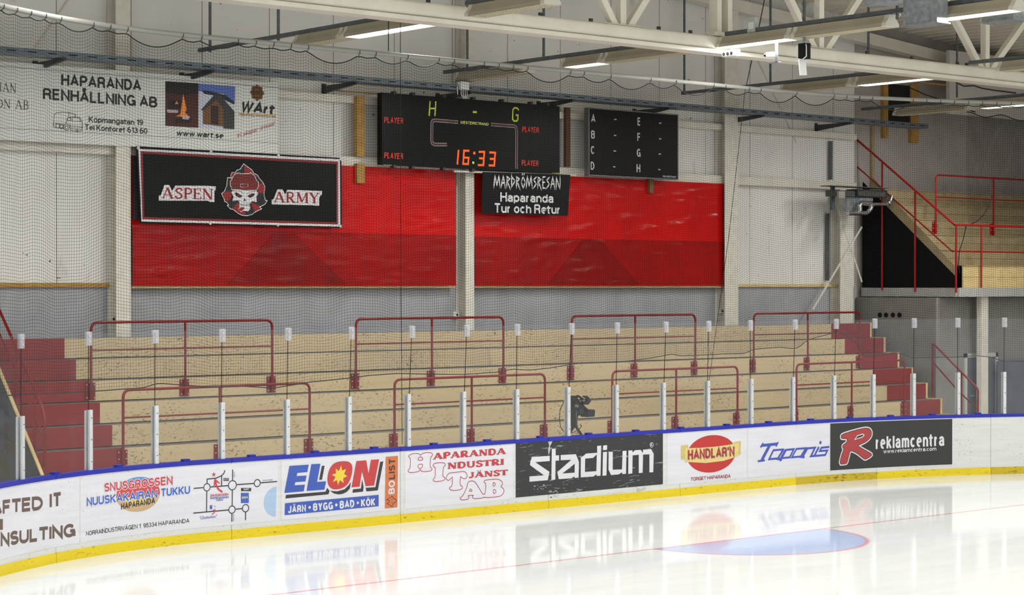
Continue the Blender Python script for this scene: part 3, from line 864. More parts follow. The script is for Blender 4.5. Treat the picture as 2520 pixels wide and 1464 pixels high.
MB().prism([(p.x - 0.03, p.y + 0.10, p.z - 0.12), (p.x + 0.05, p.y + 0.02, p.z - 0.12), (p.x + 0.05, p.y - 0.01, p.z - 0.40), (p.x - 0.03, p.y + 0.07, p.z - 0.40)], (0.02, 0.03, 0)).build('flap_antenna', BOX_W, t)
MB().tube([(p.x - 0.07, p.y + 0.10, p.z + 0.1), (p.x - 0.08, p.y + 0.12, p.z), (p.x - 0.07, p.y + 0.1, p.z - 0.12), (p.x - 0.065, p.y, p.z - 0.15), (p.x - 0.07, p.y - 0.1, p.z - 0.1), (p.x - 0.08, p.y - 0.11, p.z + 0.05), (p.x - 0.03, p.y - 0.05, p.z + 0.15)], 0.009, 6).build('cable', BOX_W, t, True)
p = unX(1990, 35, x0 + 0.1)
t = thing('cable_coil', 'loose coil of clear cable hung on the strap above the receiver', 'cable', p)
for k in range(5):
    r = 0.13 + 0.015 * k
    MB().tube([(p.x + 0.01 * k, p.y + r * math.cos(a * math.pi / 12), p.z + r * math.sin(a * math.pi / 12)) for a in range(25)], 0.005, 5).build('loop', paint('pale_cable', S(190, 190, 186), 0.4, 0), t, True)
p = unX(1853, 62, 25.1)
t = thing('junction_box', 'clear junction box on top of the middle lamp rail', 'junction box', p)
MB().box(p.x - 0.05, p.x + 0.05, p.y - 0.09, p.y + 0.09, p.z - 0.13, p.z + 0.13).build('casing', paint('clear_plastic', S(182, 188, 186), 0.3, 0.2, scale=20), t)
MB().box(p.x - 0.053, p.x - 0.05, p.y - 0.06, p.y + 0.06, p.z - 0.07, p.z + 0.05).build('label_plate', BOX_W, t)
p = unY(1140, 210, 31.2)
t = thing('junction_box', 'white junction box with cables on the tray above the wide scoreboard', 'junction box', p)
MB().box(p.x - 0.11, p.x + 0.11, p.y - 0.06, p.y + 0.06, p.z - 0.09, p.z + 0.07).build('casing', BOX_W, t)
for k in range(4):
    MB().tube([(p.x - 0.08 + k * 0.05, p.y - 0.03, p.z - 0.08), (p.x - 0.09 + k * 0.05, p.y - 0.05, p.z - 0.2), (p.x - 0.02 + k * 0.03, p.y - 0.02, p.z - 0.27)], 0.008, 5).build('cable', BOX_W, t, True)
MB().tube([(p.x - 0.1, p.y, p.z + 0.05), (p.x - 0.16, p.y, p.z - 0.05), (p.x - 0.14, p.y, p.z - 0.2)], 0.01, 5).build('cable', BOX_W, t, True)

# ---- cable tray along the back wall
t = thing('cable_tray', 'long galvanised cable tray running along the back wall above the signs', 'tray', (26, 31.4, 7.68))
CT = paint('cable_tray_steel', S(112, 122, 132), 0.45, 0.2, 0.45, 7)
MB().box(8, 39.9, 31.2, 31.215, 7.68, 7.79).box(8, 39.9, 31.585, 31.6, 7.68, 7.79).build('side_rail', CT, t)
MB().box(8, 39.9, 31.215, 31.585, 7.68, 7.69).build('tray_floor', CT, t)
sl = None
for k in range(70):
    if sl is None: sl = MB().box(13.0, 13.17, 31.197, 31.2, 7.725, 7.742).build('slot', BLACK, t)
    else:
        c = sl.copy(); COL.objects.link(c); c.parent = t; c.location = (0.385 * k, 0, 0)
brk = ['at the far left over the truck sign', 'over the photos on the truck sign', 'left of the wide scoreboard', 'above the middle of the wide scoreboard',
       'right end of the wide scoreboard', 'over the letter board', 'right of the letter board', 'by the corner of the back wall']
for k, px in enumerate((150, 515, 868, 1150, 1400, 1637, 1868, 2085)):
    x = unY(px, 150, 31.3).x
    b = thing('tray_bracket', 'dark steel bracket holding the cable tray, ' + brk[k], 'bracket', (x, 31.4, 7.6), 'cable tray brackets')
    MB().prism([(x - 0.03, 31.15, 7.677), (x - 0.03, YW - 0.01, 7.677), (x - 0.03, YW - 0.01, 7.53), (x - 0.03, 31.15, 7.63)], (0.06, 0, 0)).build('arm', DARK, b)
    MB().box(x - 0.05, x + 0.05, YW - 0.02, YW - 0.003, 7.52, 7.72).build('wall_plate', DARK, b)

# ================================================================= rink boards
def curved(s0, s1, n0, n1, z0, z1, step=0.25):
    m = MB(); k = max(1, int(math.ceil((s1 - s0) / step))); vs = []; fs = []
    for i in range(k + 1):
        s = s0 + (s1 - s0) * i / k
        vs += [bpos(s, n0, z0), bpos(s, n1, z0), bpos(s, n1, z1), bpos(s, n0, z1)]
    for i in range(k):
        for j in range(4):
            fs.append((4 * i + j, 4 * i + (j + 1) % 4, 4 * i + 4 + (j + 1) % 4, 4 * i + 4 + j))
    fs += [(0, 1, 2, 3), tuple(4 * k + j for j in (3, 2, 1, 0))]
    return m.add(vs, fs)
CAPZ = 1.185
sp = lambda px, py=1100: bunp(px, py)[0]
seams = [sp(137) - 6.1, sp(137) - 3.05, sp(137), sp(569), sp(985), sp(1349), sp(1673), sp(1959), sp(2157), sp(2438), sp(2438) + 3.0, sp(2438) + 6.0]
bl = ['left of the frame', 'at the left edge under brown lettering', 'under the road map advert', 'under the blue and red logo',
      'under the outlined red letters advert', 'under the black advert with white letters', 'under the red ball with yellow ribbon', 'with worn kick strip below the blue word',
      'under the right part of the charcoal advert', 'blank one at the right edge', 'right of the frame']
blocks = [143, 298, 462, 624, 780, 926, 1073, 1204, 1335, 1454, 1570, 1681, 1794, 1897, 2000, 2096, 2196, 2298, 2410]
blk_s = [sp(p) for p in blocks]
for i, (a, b) in enumerate(zip(seams, seams[1:])):
    if i in (0, 10): continue
    m_ = bpos((a + b) / 2, 0.05)
    t = thing('dasher_board', 'white rink board section with blue cap, ' + bl[i], 'rink board', m_, 'rink board panels')
    g = 0.004
    curved(a + g, b - g, 0.0, 0.09, 0.0, 1.125).build('panel', PANEL, t)
    cp = curved(a + g, b - g, -0.012, 0.11, 1.125, CAPZ).build('cap_rail', BLUE, t)
    curved(a + g, b - g, -0.012, 0.0, 0.0, 0.138).build('kick_plate', YELLOW_W if i in (7, 9) else YELLOW, t)
    for s in blk_s:
        if a < s < b:
            sub(curved(s - 0.055, s + 0.055, 0.02, 0.10, CAPZ, CAPZ + 0.03), 'cap_block', BLUE, cp)

# ---- glass: posts, panes and joining clips
stan = [50, 218, 381, 545, 705, 857, 1003, 1139, 1270, 1396, 1515, 1631, 1740, 1847, 1950, 2051, 2148, 2247, 2357, 2470]
clip = [52, 218, 382, 547, 709, 865, 1014, 1149, 1273, 1407, 1519, 1639, 1744, 1847, 1957, 2058, 2153, 2250, 2357, 2472]
NG = 0.06
sS = [bunp(p, 1000, NG)[0] for p in stan]
sC = [bunp(p, 815, NG)[0] for p in clip]
sS = [sS[0] - 1.05] + sS + [sS[-1] + 0.98]
sC = [sC[0] - 1.05] + sC + [sC[-1] + 0.98]
ns = len(stan)
for i in range(1, ns + 1):
    s = sS[i]; c = bpos(s, NG, CAPZ)
    t = thing('rink_post', 'short aluminium post holding the rink glass, %s' % nth(i - 1, ns), 'post', c, 'aluminium glass posts')
    m1 = curved(s - 0.03, s + 0.03, NG - 0.05, NG - 0.018, CAPZ, 2.01, 1.0); m1.build('front_profile', ALU, t)
    curved(s - 0.03, s + 0.03, NG + 0.018, NG + 0.05, CAPZ, 2.0, 1.0).build('rear_profile', ALU, t)
    for k in range(3):
        z = 1.3 + 0.3 * k; pp = bpos(s + 0.005, NG - 0.05, z); q = bpos(s + 0.005, NG - 0.056, z)
        MB().tube([pp, q], 0.008, 6).build('screw', DARK, t)
GT = 3.06
for i in range(ns + 1):
    a0, a1, b0, b1 = sS[i] + 0.008, sS[i + 1] - 0.008, sC[i] + 0.008, sC[i + 1] - 0.008
    t = thing('rink_glass', 'clear rink glass pane above the boards, %s' % nth(i, ns + 1), 'glass pane', bpos((a0 + a1) / 2, NG, CAPZ), 'rink glass panes')
    vs = []; fs = []; K = 4
    for j in range(K + 1):
        w = j / K
        for z, s in ((CAPZ, a0 + (a1 - a0) * w), (GT, b0 + (b1 - b0) * w)):
            for nn in (NG - 0.006, NG + 0.006):
                vs.append(bpos(s, nn, z))
    for j in range(K):
        o = 4 * j
        fs += [(o, o + 4, o + 6, o + 2), (o + 1, o + 3, o + 7, o + 5), (o, o + 1, o + 5, o + 4), (o + 2, o + 6, o + 7, o + 3)]
    fs += [(0, 2, 3, 1), (4 * K, 4 * K + 1, 4 * K + 3, 4 * K + 2)]
    MB().add(vs, fs).build('pane', GLASS, t)
    if i < ns:
        w = 0.0025
        MB().add([bpos(a1 + x, NG + y, CAPZ if z == 0 else 0) + Vector((0, 0, 0)) if z == 0 else bpos(b1 + x, NG + y, GT - 0.01) for z in (0, 1) for x, y in ((0.001, -0.006), (0.001 + 2 * w, -0.006), (0.001 + 2 * w, 0.006), (0.001, 0.006))],
                 [(0, 1, 2, 3), (7, 6, 5, 4)] + [(j, 4 + j, 4 + (j + 1) % 4, (j + 1) % 4) for j in range(4)]).build('edge_seal', BLACK, t)
CLIP = bpy.data.materials.new('frosted_clip_plastic'); CLIP.use_nodes = True
_b = CLIP.node_tree.nodes['Principled BSDF']; _b.inputs['Base Color'].default_value = S(206, 206, 214); _b.inputs['Roughness'].default_value = 0.35; _b.inputs['Alpha'].default_value = 0.32
for i in range(1, ns + 1):
    s = sC[i]; z = GT + 0.02
    t = thing('glass_clip', 'frosted plastic clip joining the glass tops, %s' % nth(i - 1, ns), 'clip', bpos(s, NG, z), 'plastic glass clips')
    curved(s - 0.05, s + 0.05, NG - 0.02, NG - 0.009, z - 0.19, z, 1).build('plate', CLIP, t)
    curved(s - 0.05, s + 0.05, NG + 0.009, NG + 0.02, z - 0.19, z, 1).build('back_plate', CLIP, t)
    for dz in (0.06, 0.14):
        MB().tube([bpos(s, NG - 0.03, z - dz), bpos(s, NG - 0.02, z - dz)], 0.012, 8).build('bolt', ALU, t)

# ---- safety net above the glass
NN = 0.16
NETZ = 7.33
t = thing('net_rail', 'pale round rail bending round the rink with the net hooks on it', 'rail', bpos(22, NN, NETZ))
MB().tube([bpos(9.5 + 0.25 * i, NN, NETZ) for i in range(100)], 0.037, 10).build('rail_tube', paint('pale_rail_steel', S(140, 139, 133), 0.6, 0.1), t, True)
net = thing('safety_net', 'black square mesh safety net hanging behind the rink glass', 'net', bpos(22, NN, 2.5))
NETM = paint('black_net_twine', S(9, 9, 10), 0.9, 0, spec=0.1)
SA, SB, PITCH = 10.2, 33.9, 0.0465
hooks = []
s = SA
rnd = random.Random(3)
while s < SB:
    hooks.append(s)
    r = rnd.random()
    s += 0.31 if r < 0.66 else (0.62 if r < 0.86 else 0.95)
hooks.append(SB)
hk = np.array(hooks)
rope_px = [(-60, 978), (0, 975), (52, 970), (150, 967), (239, 962), (350, 955), (385, 943), (420, 946), (520, 953), (600, 950), (680, 955), (760, 941), (840, 932), (900, 924), (975, 919), (1060, 921), (1145, 921), (1220, 916), (1260, 908), (1300, 911),
           (1350, 906), (1400, 897), (1430, 893), (1540, 889), (1600, 882), (1640, 874), (1655, 871), (1680, 876), (1735, 873), (1770, 871), (1825, 870), (1848, 862), (1860, 859), (1890, 857), (1925, 854), (1955, 858), (1970, 854), (1988, 838), (2010, 829), (2035, 823), (2047, 818),
           (2064, 820), (2082, 829), (2104, 846), (2116, 868), (2126, 879), (2160, 876), (2200, 868), (2220, 870), (2250, 881), (2300, 879), (2350, 879), (2400, 875), (2440, 879), (2465, 889), (2520, 889), (2600, 890)]
rs, rz = zip(*[bunp(px, py, NN) for px, py in rope_px])
NCOL = int((SB - SA) / PITCH); NROW = 112
sv = SA + np.arange(NCOL + 1) * PITCH
zbv = np.interp(sv, rs, rz)
ix = np.clip(np.searchsorted(hk, sv, 'right') - 1, 0, len(hk) - 2)
fr = (sv - hk[ix]) / (hk[ix + 1] - hk[ix])
sag = 4 * fr * (1 - fr) * (hk[ix + 1] - hk[ix]) ** 1.35 * 0.17
ztv = NETZ - 0.06 - sag
J = np.linspace(0, 1, NROW + 1)
wob = 0.05 * np.sin(sv * 1.9 + 0.4) + 0.035 * np.sin(sv * 4.3 + 1.0) + 0.02 * np.sin(sv * 9.1)
Sg, Jg = np.meshgrid(sv, J, indexing='ij')
Z = ztv[:, None] + (zbv - ztv)[:, None] * Jg + wob[:, None] * np.sin(Jg * math.pi) * 1.2
fold = (0.035 * np.sin(Sg * 2.3 + 1.0 + 0.8 * Jg) + 0.022 * np.sin(Sg * 5.7 - 1.3 * Jg) + 0.012 * np.sin(Sg * 13 + 2 * Jg)) * (0.25 + 0.75 * Jg)
Sg = Sg + 0.04 * np.sin(Sg * 1.7 + 2.2 * Jg) * Jg
def bpos_np(s, n):
    x = np.where(s < XL, XL - (RL + n) * np.sin((XL - s) / RL), np.where(s > XR, XR + (RR + n) * np.sin((s - XR) / RR), s))
    y = np.where(s < XL, YB - RL + (RL + n) * np.cos((XL - s) / RL), np.where(s > XR, YB - RR + (RR + n) * np.cos((s - XR) / RR), YB + n))
    return x, y
Xn, Yn = bpos_np(Sg, NN + fold * 0.6)
PN = np.stack([Xn, Yn, Z], -1)
def threads(P, r, name, net=net):
    """P: lines x points x 3, three-sided twine"""
    Lc, m = P.shape[:2]
    d = np.gradient(P, axis=1); d /= np.linalg.norm(d, axis=2, keepdims=True)
    up = np.array([0.3, 0.8, 0.52]); a = np.cross(d, up); a /= np.linalg.norm(a, axis=2, keepdims=True); b = np.cross(d, a)
    V = np.stack([P + r * (a * math.cos(k * 2.0944) + b * math.sin(k * 2.0944)) for k in range(3)], 2)
    base = np.array(wbase(net))
    co = (V.reshape(-1, 3) - base).astype(np.float32)
    idx = np.arange(Lc * m * 3).reshape(Lc, m, 3)
    q = np.stack([idx[:, :-1], np.roll(idx, -1, 2)[:, :-1], np.roll(idx, -1, 2)[:, 1:], idx[:, 1:]], -1).reshape(-1, 4)
    me = bpy.data.meshes.new(name)
    me.vertices.add(len(co)); me.vertices.foreach_set('co', co.ravel())
    me.loops.add(q.size); me.loops.foreach_set('vertex_index', q.astype(np.int32).ravel())
    me.polygons.add(len(q)); me.polygons.foreach_set('loop_start', np.arange(0, q.size, 4, dtype=np.int32))
    me.polygons.foreach_set('use_smooth', np.ones(len(q), dtype=bool))
    me.update(); me.validate()
    me.materials.append(NETM)
    o = bpy.data.objects.new(name, me); COL.objects.link(o); o.parent = net
    o['kind'] = 'stuff'
    return o
NR = 0.0019
rowsel = np.unique(np.concatenate([np.arange(0, NROW + 1, 2), [NROW]]))
threads(PN[:, rowsel], NR, 'upright_twine')
colsel = np.unique(np.concatenate([np.arange(0, NCOL + 1, 2), [NCOL]]))
threads(np.swapaxes(PN[colsel], 0, 1), NR, 'cross_twine')
MB().tube([Vector(p) for p in PN[::2, 0]], 0.009, 5).build('top_cord', ROPE, net, True)
MB().tube([Vector(p) for p in PN[::2, -1]], 0.008, 5).build('bottom_cord', ROPE, net, True)
for s in hooks[1:-1]:
    MB().tube([bpos(s, NN, NETZ - 0.066), bpos(s, NN - 0.042, NETZ - 0.03), bpos(s, NN - 0.044, NETZ + 0.012)], 0.005, 5).build('hook', ROPE, net)

def rope(pts, r, lab, cat='rope', mat=ROPE, name='hanging_rope'):
    m = MB().tube(pts, r, 6)
    o = m.build(name, mat, None, True)
    return tag(o, lab, cat)
rope([Vector((*bpos(bunp(985, 120, 0.25)[0], 0.25)[:2], 9.9)), Vector((*bpos(bunp(986, 700, 0.25)[0], 0.25)[:2], 4.0)), Vector((*bpos(bunp(990, 1085, 0.25)[0], 0.25)[:2], 1.2))], 0.006, 'thin black rope hanging plumb in front of the red sheet left of the middle column')
a = bpos(bunp(1834, 205, NN)[0], NN, 7.3); b = bpos(bunp(1745, 935, 0.2)[0], 0.2, 2.0)
rope([a, a.lerp(b, 0.5) + Vector((0.03, 0, -0.1)), b], 0.006, 'thin black rope slanting down in front of the third wall column')
rope([a + Vector((0, 0, -0.02)), a + Vector((0.07, -0.3, 1.2)), a + Vector((0.15, -0.6, 2.6))], 0.01, 'black cord holding the net rail up beside the lit lamp')
a = bpos(bunp(956, 140, NN)[0], NN, 7.38)
rope([a, a + Vector((0, 0, 0.45)), a + Vector((0.03, -0.1, 2.6))], 0.008, 'black cord holding the net rail up above the wide scoreboard')

# ================================================================= terrace behind the boards
TX0, TXA, TXB, TX1 = 14.5, 16.15, 36.55, 38.0
names = ['top step against the wall', 'second step from the top', 'third step from the top', 'fourth step from the top', 'fifth step from the top', 'sixth step from the top', 'second step from the bottom', 'bottom step hidden by the boards']
def rowY(i): return 31.5 - 0.43 * i
def rowZ(i): return 2.78 - 0.358 * i
for i in range(8):
    y, z = rowY(i), rowZ(i); z0 = z - 0.358 if i < 7 else -0.05
    t = thing('terrace_step', 'pale plywood terrace row with red ends, ' + names[i], 'terrace step', (26, y, z0), 'terrace steps behind the boards')
    yb = y + 0.43 if i else 31.944
    MB().box(TXA + 0.002, TXB - 0.002, y, y + 0.03, z0 + 0.011, z).build('riser', PLY, t)
    for xa, xb in ((TX0 + 0.03, TXA), (TXB, TX1)):
        MB().box(xa, xb, y - 0.004, y + 0.03, z0 + 0.011, z + 0.004).build('red_riser', REDWOOD, t)
    MB().box(TX0 + 0.03, TX1, y + 0.03, yb - 0.006, z - 0.03, z - 0.004).build('tread', TREAD, t)
    MB().box(TX1, TX1 + 0.07, y - 0.003, yb - 0.006, z0 + 0.004, z + 0.02).build('end_plank', WOOD_P, t)
# left side panel with its timber edge
t = thing('stair_cladding', 'dark grey sloping side panel of the left stairs with a timber edge', 'panel', (TX0 - 0.03, 29.5, 0))
sl0, sl1 = (28.4, 0.0), (31.2, 2.94)
MB().prism([(TX0 - 0.04, 28.4, -0.05), (TX0 - 0.04, sl1[0], sl1[1]), (TX0 - 0.04, YW - 0.05, sl1[1]), (TX0 - 0.04, YW - 0.05, -0.05)], (0.04, 0, 0)).build('sheet', scuffed('dark_grey_sheet', S(62, 63, 64), S(120, 122, 124), 0.66, 10, (0.4, 0.4, 1.5)), t)
MB().bar((TX0 - 0.02, sl0[0] - 0.02, sl0[1] + 0.0), (TX0 - 0.02, sl1[0] - 0.02, sl1[1] + 0.02), 0.05, 0.03).build('timber_edge', WOOD_P, t)

# ---- red crowd rails
def rounded(P, r=0.14, n=5):
    out = [P[0]]
    for a, b, c in zip(P, P[1:], P[2:]):
        u = (a - b).normalized(); v = (c - b).normalized(); rr = min(r, (a - b).length / 2, (c - b).length / 2)
        for k in range(n + 1):
            w = k / n
            out.append((b + u * rr) * (1 - w) ** 2 + b * 2 * w * (1 - w) + (b + v * rr) * w ** 2)
    return out + [P[-1]]
bolt_src = None
def crowd_rail(xs, y, ztop, zmid, zp0, zp1, lab, group, red=RED, bolts=6):
    t = thing('crowd_rail', lab, 'rail', ((xs[0] + xs[-1]) / 2, y, zp0), group)
    A = [Vector((xs[0], y, zp0 + 0.02)), Vector((xs[0], y, ztop)), Vector((xs[-1], y, ztop)), Vector((xs[-1], y, zp0 + 0.02))]
    MB().tube(rounded(A), 0.024, 10).build('bent_tube', red, t, True)
    for x in xs[1:-1]:
        MB().tube([(x, y, zp0 + 0.02), (x, y, ztop)], 0.022, 8).build('middle_post', red, t, True)
    MB().tube([(xs[0], y, zmid), (xs[-1], y, zmid)], 0.016, 8).build('mid_bar', red, t, True)
    for x in xs:
        p = MB().box(x - 0.095, x + 0.095, y + 0.026, y + 0.044, zp0, zp1).build('base_plate', red, t)
        first = None
        for k in range(bolts):
            dx = -0.07 if k % 2 == 0 else 0.07; zz = zp0 + 0.035 + (zp1 - zp0 - 0.07) * (k // 2) / max(1, bolts // 2 - 1)
            if first is None:
                first = sub(MB().tube([(x + dx, y + 0.012, zz), (x + dx, y + 0.026, zz)], 0.011, 8), 'bolt', ALU, p)
                o0 = (dx, zz)
            else:
                c = first.copy(); COL.objects.link(c); c.parent = p; c.location = (dx - o0[0], 0, zz - o0[1])
    return t
UY = rowY(2) - 0.045
up = [(224, 456, 670), (876, 1063, 1239), (1407, 1563, 1711), (1855, 1988, 2116)]
upl = ['leftmost on the upper row', 'second from the left on the upper row', 'third from the left on the upper row', 'rightmost on the upper row beside the red stairs']
for px3, l in zip(up, upl):
    crowd_rail([unY(p, 880, UY).x for p in px3], UY, 3.075, 2.595, rowZ(2) - 0.325, rowZ(2) - 0.03, 'red tubular crowd rail, ' + l, 'red crowd rails on the terrace')
LY = rowY(5) - 0.045
lo = [(303, 541, 762), (971, 1161, 1341), (1507, 1664, 1815), (1960, 2096, 2226)]
lol = ['leftmost on the lower row', 'second from the left on the lower row', 'third from the left on the lower row behind the video camera', 'rightmost on the lower row before the red stairs']
for px3, l in zip(lo, lol):
    crowd_rail([unY(p, 1010, LY).x for p in px3], LY, 1.965, 1.50, rowZ(5) - 0.325, rowZ(5) - 0.03, 'red tubular crowd rail, ' + l, 'red crowd rails on the terrace')

def hand_rail(lab, x, top, mid, posts, red=RED, r=0.026, zfoot=None, loc=None):
    """rail standing in the plane X=x, given by photo pixels"""
    P = lambda q: unX(q[0], q[1], x)
    t = thing('stair_rail', lab, 'handrail', P(posts[0][1]))
    MB().tube(rounded([P(q) for q in top], 0.08), r, 10).build('top_tube', red, t, True)
    if mid: MB().tube([P(q) for q in mid], r * 0.7, 8).build('mid_tube', red, t, True)
    for a, b in posts:
        pa, pb = P(a), P(b)
        MB().tube([(pa.x, pa.y, pb.z), pa], r * 0.85, 8).build('post', red, t, True)
    return t
hand_rail('red stair handrail at the left edge of the terrace', 14.62, [(-60, 628), (0, 766), (102, 996), (110, 1030), (110, 1150)], [(-60, 690), (0, 824), (79, 1005), (106, 1070)], [((38, 850), (36, 1010)), ((86, 962), (84, 1140))])
hand_rail('red stair handrail at the foot of the right stairs beside the grey wall', 38.2, [(2295, 1000), (2295, 843), (2407, 957), (2406, 1040)], [(2295, 890), (2352, 955), (2404, 1006)], [((2366, 916), (2366, 1150)), ((2295, 900), (2295, 1190)), ((2406, 980), (2406, 1140))])

# small things on the grey wall behind
for px, py, l in ((276, 782, 'left column'), (1121, 772, 'middle column'), (1774, 763, 'third column')):
    p = unY(px, py, YW - 0.05)
    t = thing('wall_socket', 'white socket box on the grey wall by the ' + l, 'socket', p, 'wall socket boxes')
    MB().box(p.x - 0.08, p.x + 0.08, YW - 0.09, YW - 0.022, p.z - 0.08, p.z + 0.05).build('casing', BOX_W, t)
    MB().tube([(p.x + 0.01, YW - 0.1, p.z - 0.02), (p.x + 0.01, YW - 0.09, p.z - 0.02)], 0.025, 10).build('outlet', DARK, t)
for k, px in enumerate((2166, 2181, 2198, 2214)):
    p = unX(px, 775, 38.42)
    m = MB().tube([(38.40, p.y, p.z), (38.425, p.y, p.z)], 0.06, 14)
    tag(m.build('pipe_opening', BLACK, None), 'round black pipe opening in the grey side wall, %s of four' % ['leftmost', 'second', 'third', 'rightmost'][k], 'opening', 'pipe openings in the side wall')
# ================================================================= red plastic sheets on the wall
def sheet_thing(name, lab, cat, Y, quad, mat, group=None, thick=0.012, part_name='sheet', nx=1):
    """hanging flat sheet given by the photo pixels of its four corners (tl, tr, br, bl)"""
    P = [unY(px, py, Y) for px, py in quad]
    t = thing(name, lab, cat, (P[0] + P[2]) / 2, group)
    MB().prism(P, (0, thick, 0)).build(part_name, mat, t)
    return t
YT = 32.06
xL = [unY(p, 600, YT).x for p in (326, 1122, 1168, 1781)]
for (xa, xb, lab, dk) in ((xL[0], xL[1], 'left red plastic sheet hung between the wall columns', ((640, 1), (760, -1))), (xL[2], xL[3], 'right red plastic sheet hung between the wall columns', ((1395, 1), (1560, -1)))):
    t = thing('red_tarpaulin', lab, 'tarpaulin', ((xa + xb) / 2, YT, 3.72), 'red plastic sheets')
    zf = 4.76 if dk[0][0] < 1000 else 4.74
    MB().box(xa, xb, YT + 0.01, YT + 0.02, zf - 0.1, 6.10).build('upper_sheet', TARP, t)
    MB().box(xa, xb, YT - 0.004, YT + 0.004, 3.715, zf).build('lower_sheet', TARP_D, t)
    c = unY(dk[0][0] + 60, 700, YT).x
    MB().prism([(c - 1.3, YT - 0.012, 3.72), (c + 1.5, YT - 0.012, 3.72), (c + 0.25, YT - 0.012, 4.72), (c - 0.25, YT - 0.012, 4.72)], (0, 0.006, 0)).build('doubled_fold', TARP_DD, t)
    MB().tube([(xa, YT - 0.01, 3.72), ((xa + xb) / 2, YT - 0.012, 3.712), (xb, YT - 0.01, 3.72)], 0.012, 6).build('bottom_hem', TARP, t, True)
    MB().box(xa, xb, YT + 0.03, YT + 0.07, 3.665, 3.70).build('timber_batten', WOOD_P, t)
p = unY(330, 470, 32.0)
tag(MB().box(xL[0] + 0.005, xL[0] + 0.6, 32.02, 32.04, 4.92, 6.08).build('dark_sheet', DARK), 'dark grey sheet showing left of the skull banner by the column', 'sheet')

# ================================================================= wall signs
# ---- long white sign, top left
W1 = WallSurf(31.90)
z1 = zmap(0, 0, 2.988)
ws = thing('advert_sign', 'long white sign with truck drawing and photographs at the top left', 'sign', (15, 31.9, 6.23))
a0 = unY(-320, 100, 31.9).x; a1 = unY(685, 200, 31.9).x
MB().box(a0, a1, 31.9, 31.948, 6.25, 7.62).build('sign_sheet', BANNER_W, ws)
MB().box(a0, a1, 31.895, 31.9, 7.52, 7.54).box(a0, a1, 31.895, 31.9, 6.45, 6.465).build('sheet_rib', paint('sign_rib', S(176, 178, 172), 0.5, 0.05), ws)
K = plain(28, 28, 30)
A = Art(W1, z1)
A.sans('HAPARANDA', (450, 628), (1037, 670), 84, 0.19).sans('RENHÅLLNING AB', (315, 730), (1155, 793), 84, 0.19)
A.sans('Köpmangatan 19', (652, 898), (1050, 922), 43, 0.16).sans('Tel Kontoret 613 60', (622, 955), (1083, 985), 43, 0.16)
A.sans('www.wart.se', (1295, 998), (1640, 1018), 44, 0.19, 0.2)
A.sans('WArt', (1762, 825), (2010, 842), 82, 0.23, 0.28)
A.build('black_lettering', K, ws, 0.006)
A = Art(W1, z1); A.serif('IAN', (-6, 672), (120, 682), 66, 0.1, 0.04, 0.035).serif('ON AB', (-30, 794), (212, 805), 66, 0.1, 0.04, 0.035); A.build('thin_lettering', plain(60, 60, 62), ws, 0.006)
A = Art(W1, z1)
for l in ([(395, 895), (398, 845), (410, 830), (500, 825), (555, 842), (552, 858)], [(485, 905), (495, 868), (530, 858), (585, 862), (603, 895), (604, 962), (565, 966), (520, 958), (512, 912)],
          [(490, 888), (498, 868), (522, 867), (516, 888), (490, 888)], [(527, 890), (535, 864), (580, 868), (592, 893), (527, 890)], [(395, 895), (390, 925), (410, 940), (480, 940)], [(515, 925), (604, 935)], [(520, 945), (600, 952)], [(505, 858), (506, 825)], [(400, 905), (480, 915)]):
    A.line(l, 3.2)
for x, y, r in ((425, 925, 17), (450, 932, 15), (487, 935, 24), (566, 962, 8)): A.ring(x, y, r, 3.5)
A.ring(487, 935, 12, 3)
A.build('truck_drawing', K, ws, 0.006)
A = Art(W1, z1).poly([(1215, 597), (1458, 613), (1458, 940), (1215, 925)]); A.build('fireplace_photo', plain(74, 30, 20), ws, 0.004)
A = Art(W1, z1).poly([(1215, 597), (1458, 613), (1458, 690), (1330, 700), (1215, 680)]).poly([(1240, 735), (1335, 740), (1335, 800), (1240, 795)]).poly([(1285, 870), (1400, 875), (1395, 905), (1290, 905)]); A.build('photo_shade', plain(26, 16, 14), ws, 0.006)
A = Art(W1, z1).poly([(1290, 855), (1325, 840), (1345, 690), (1370, 800), (1360, 830), (1395, 860)]).poly([(1285, 765), (1298, 740), (1310, 765)]); A.build('photo_flame', plain(240, 150, 70), ws, 0.008)
A = Art(W1, z1).poly([(1225, 805), (1310, 810), (1305, 830), (1230, 828)]).poly([(1335, 850), (1395, 856), (1385, 880), (1340, 875)]); A.build('photo_snow', plain(196, 176, 190), ws, 0.008)
A = Art(W1, z1).poly([(1458, 615), (1728, 635), (1722, 955), (1458, 938)]); A.build('cabin_photo', plain(206, 212, 226), ws, 0.004)
A = Art(W1, z1).poly([(1458, 615), (1728, 635), (1726, 760), (1640, 690), (1560, 680), (1458, 670)]); A.build('photo_sky', plain(92, 116, 190), ws, 0.006)
A = Art(W1, z1).poly([(1480, 665), (1540, 668), (1600, 685), (1660, 700), (1722, 750), (1722, 770), (1650, 735), (1560, 700), (1500, 690)]); A.build('photo_forest', plain(36, 42, 60), ws, 0.008)
A = Art(W1, z1).poly([(1475, 810), (1580, 690), (1610, 690), (1722, 820), (1722, 950), (1640, 945), (1640, 800), (1590, 735), (1500, 815)]); A.build('cabin_roof', plain(62, 58, 62), ws, 0.009)
A = Art(W1, z1).poly([(1490, 815), (1590, 735), (1640, 800), (1640, 930), (1490, 912)]); A.build('cabin_wall', plain(120, 82, 48), ws, 0.010)
A = Art(W1, z1).poly([(1548, 775), (1605, 780), (1605, 918), (1548, 910)]); A.build('cabin_door', plain(52, 34, 26), ws, 0.012)
A = Art(W1, z1)
c = A.P(1890, 682); k = A.k(1890, 682)
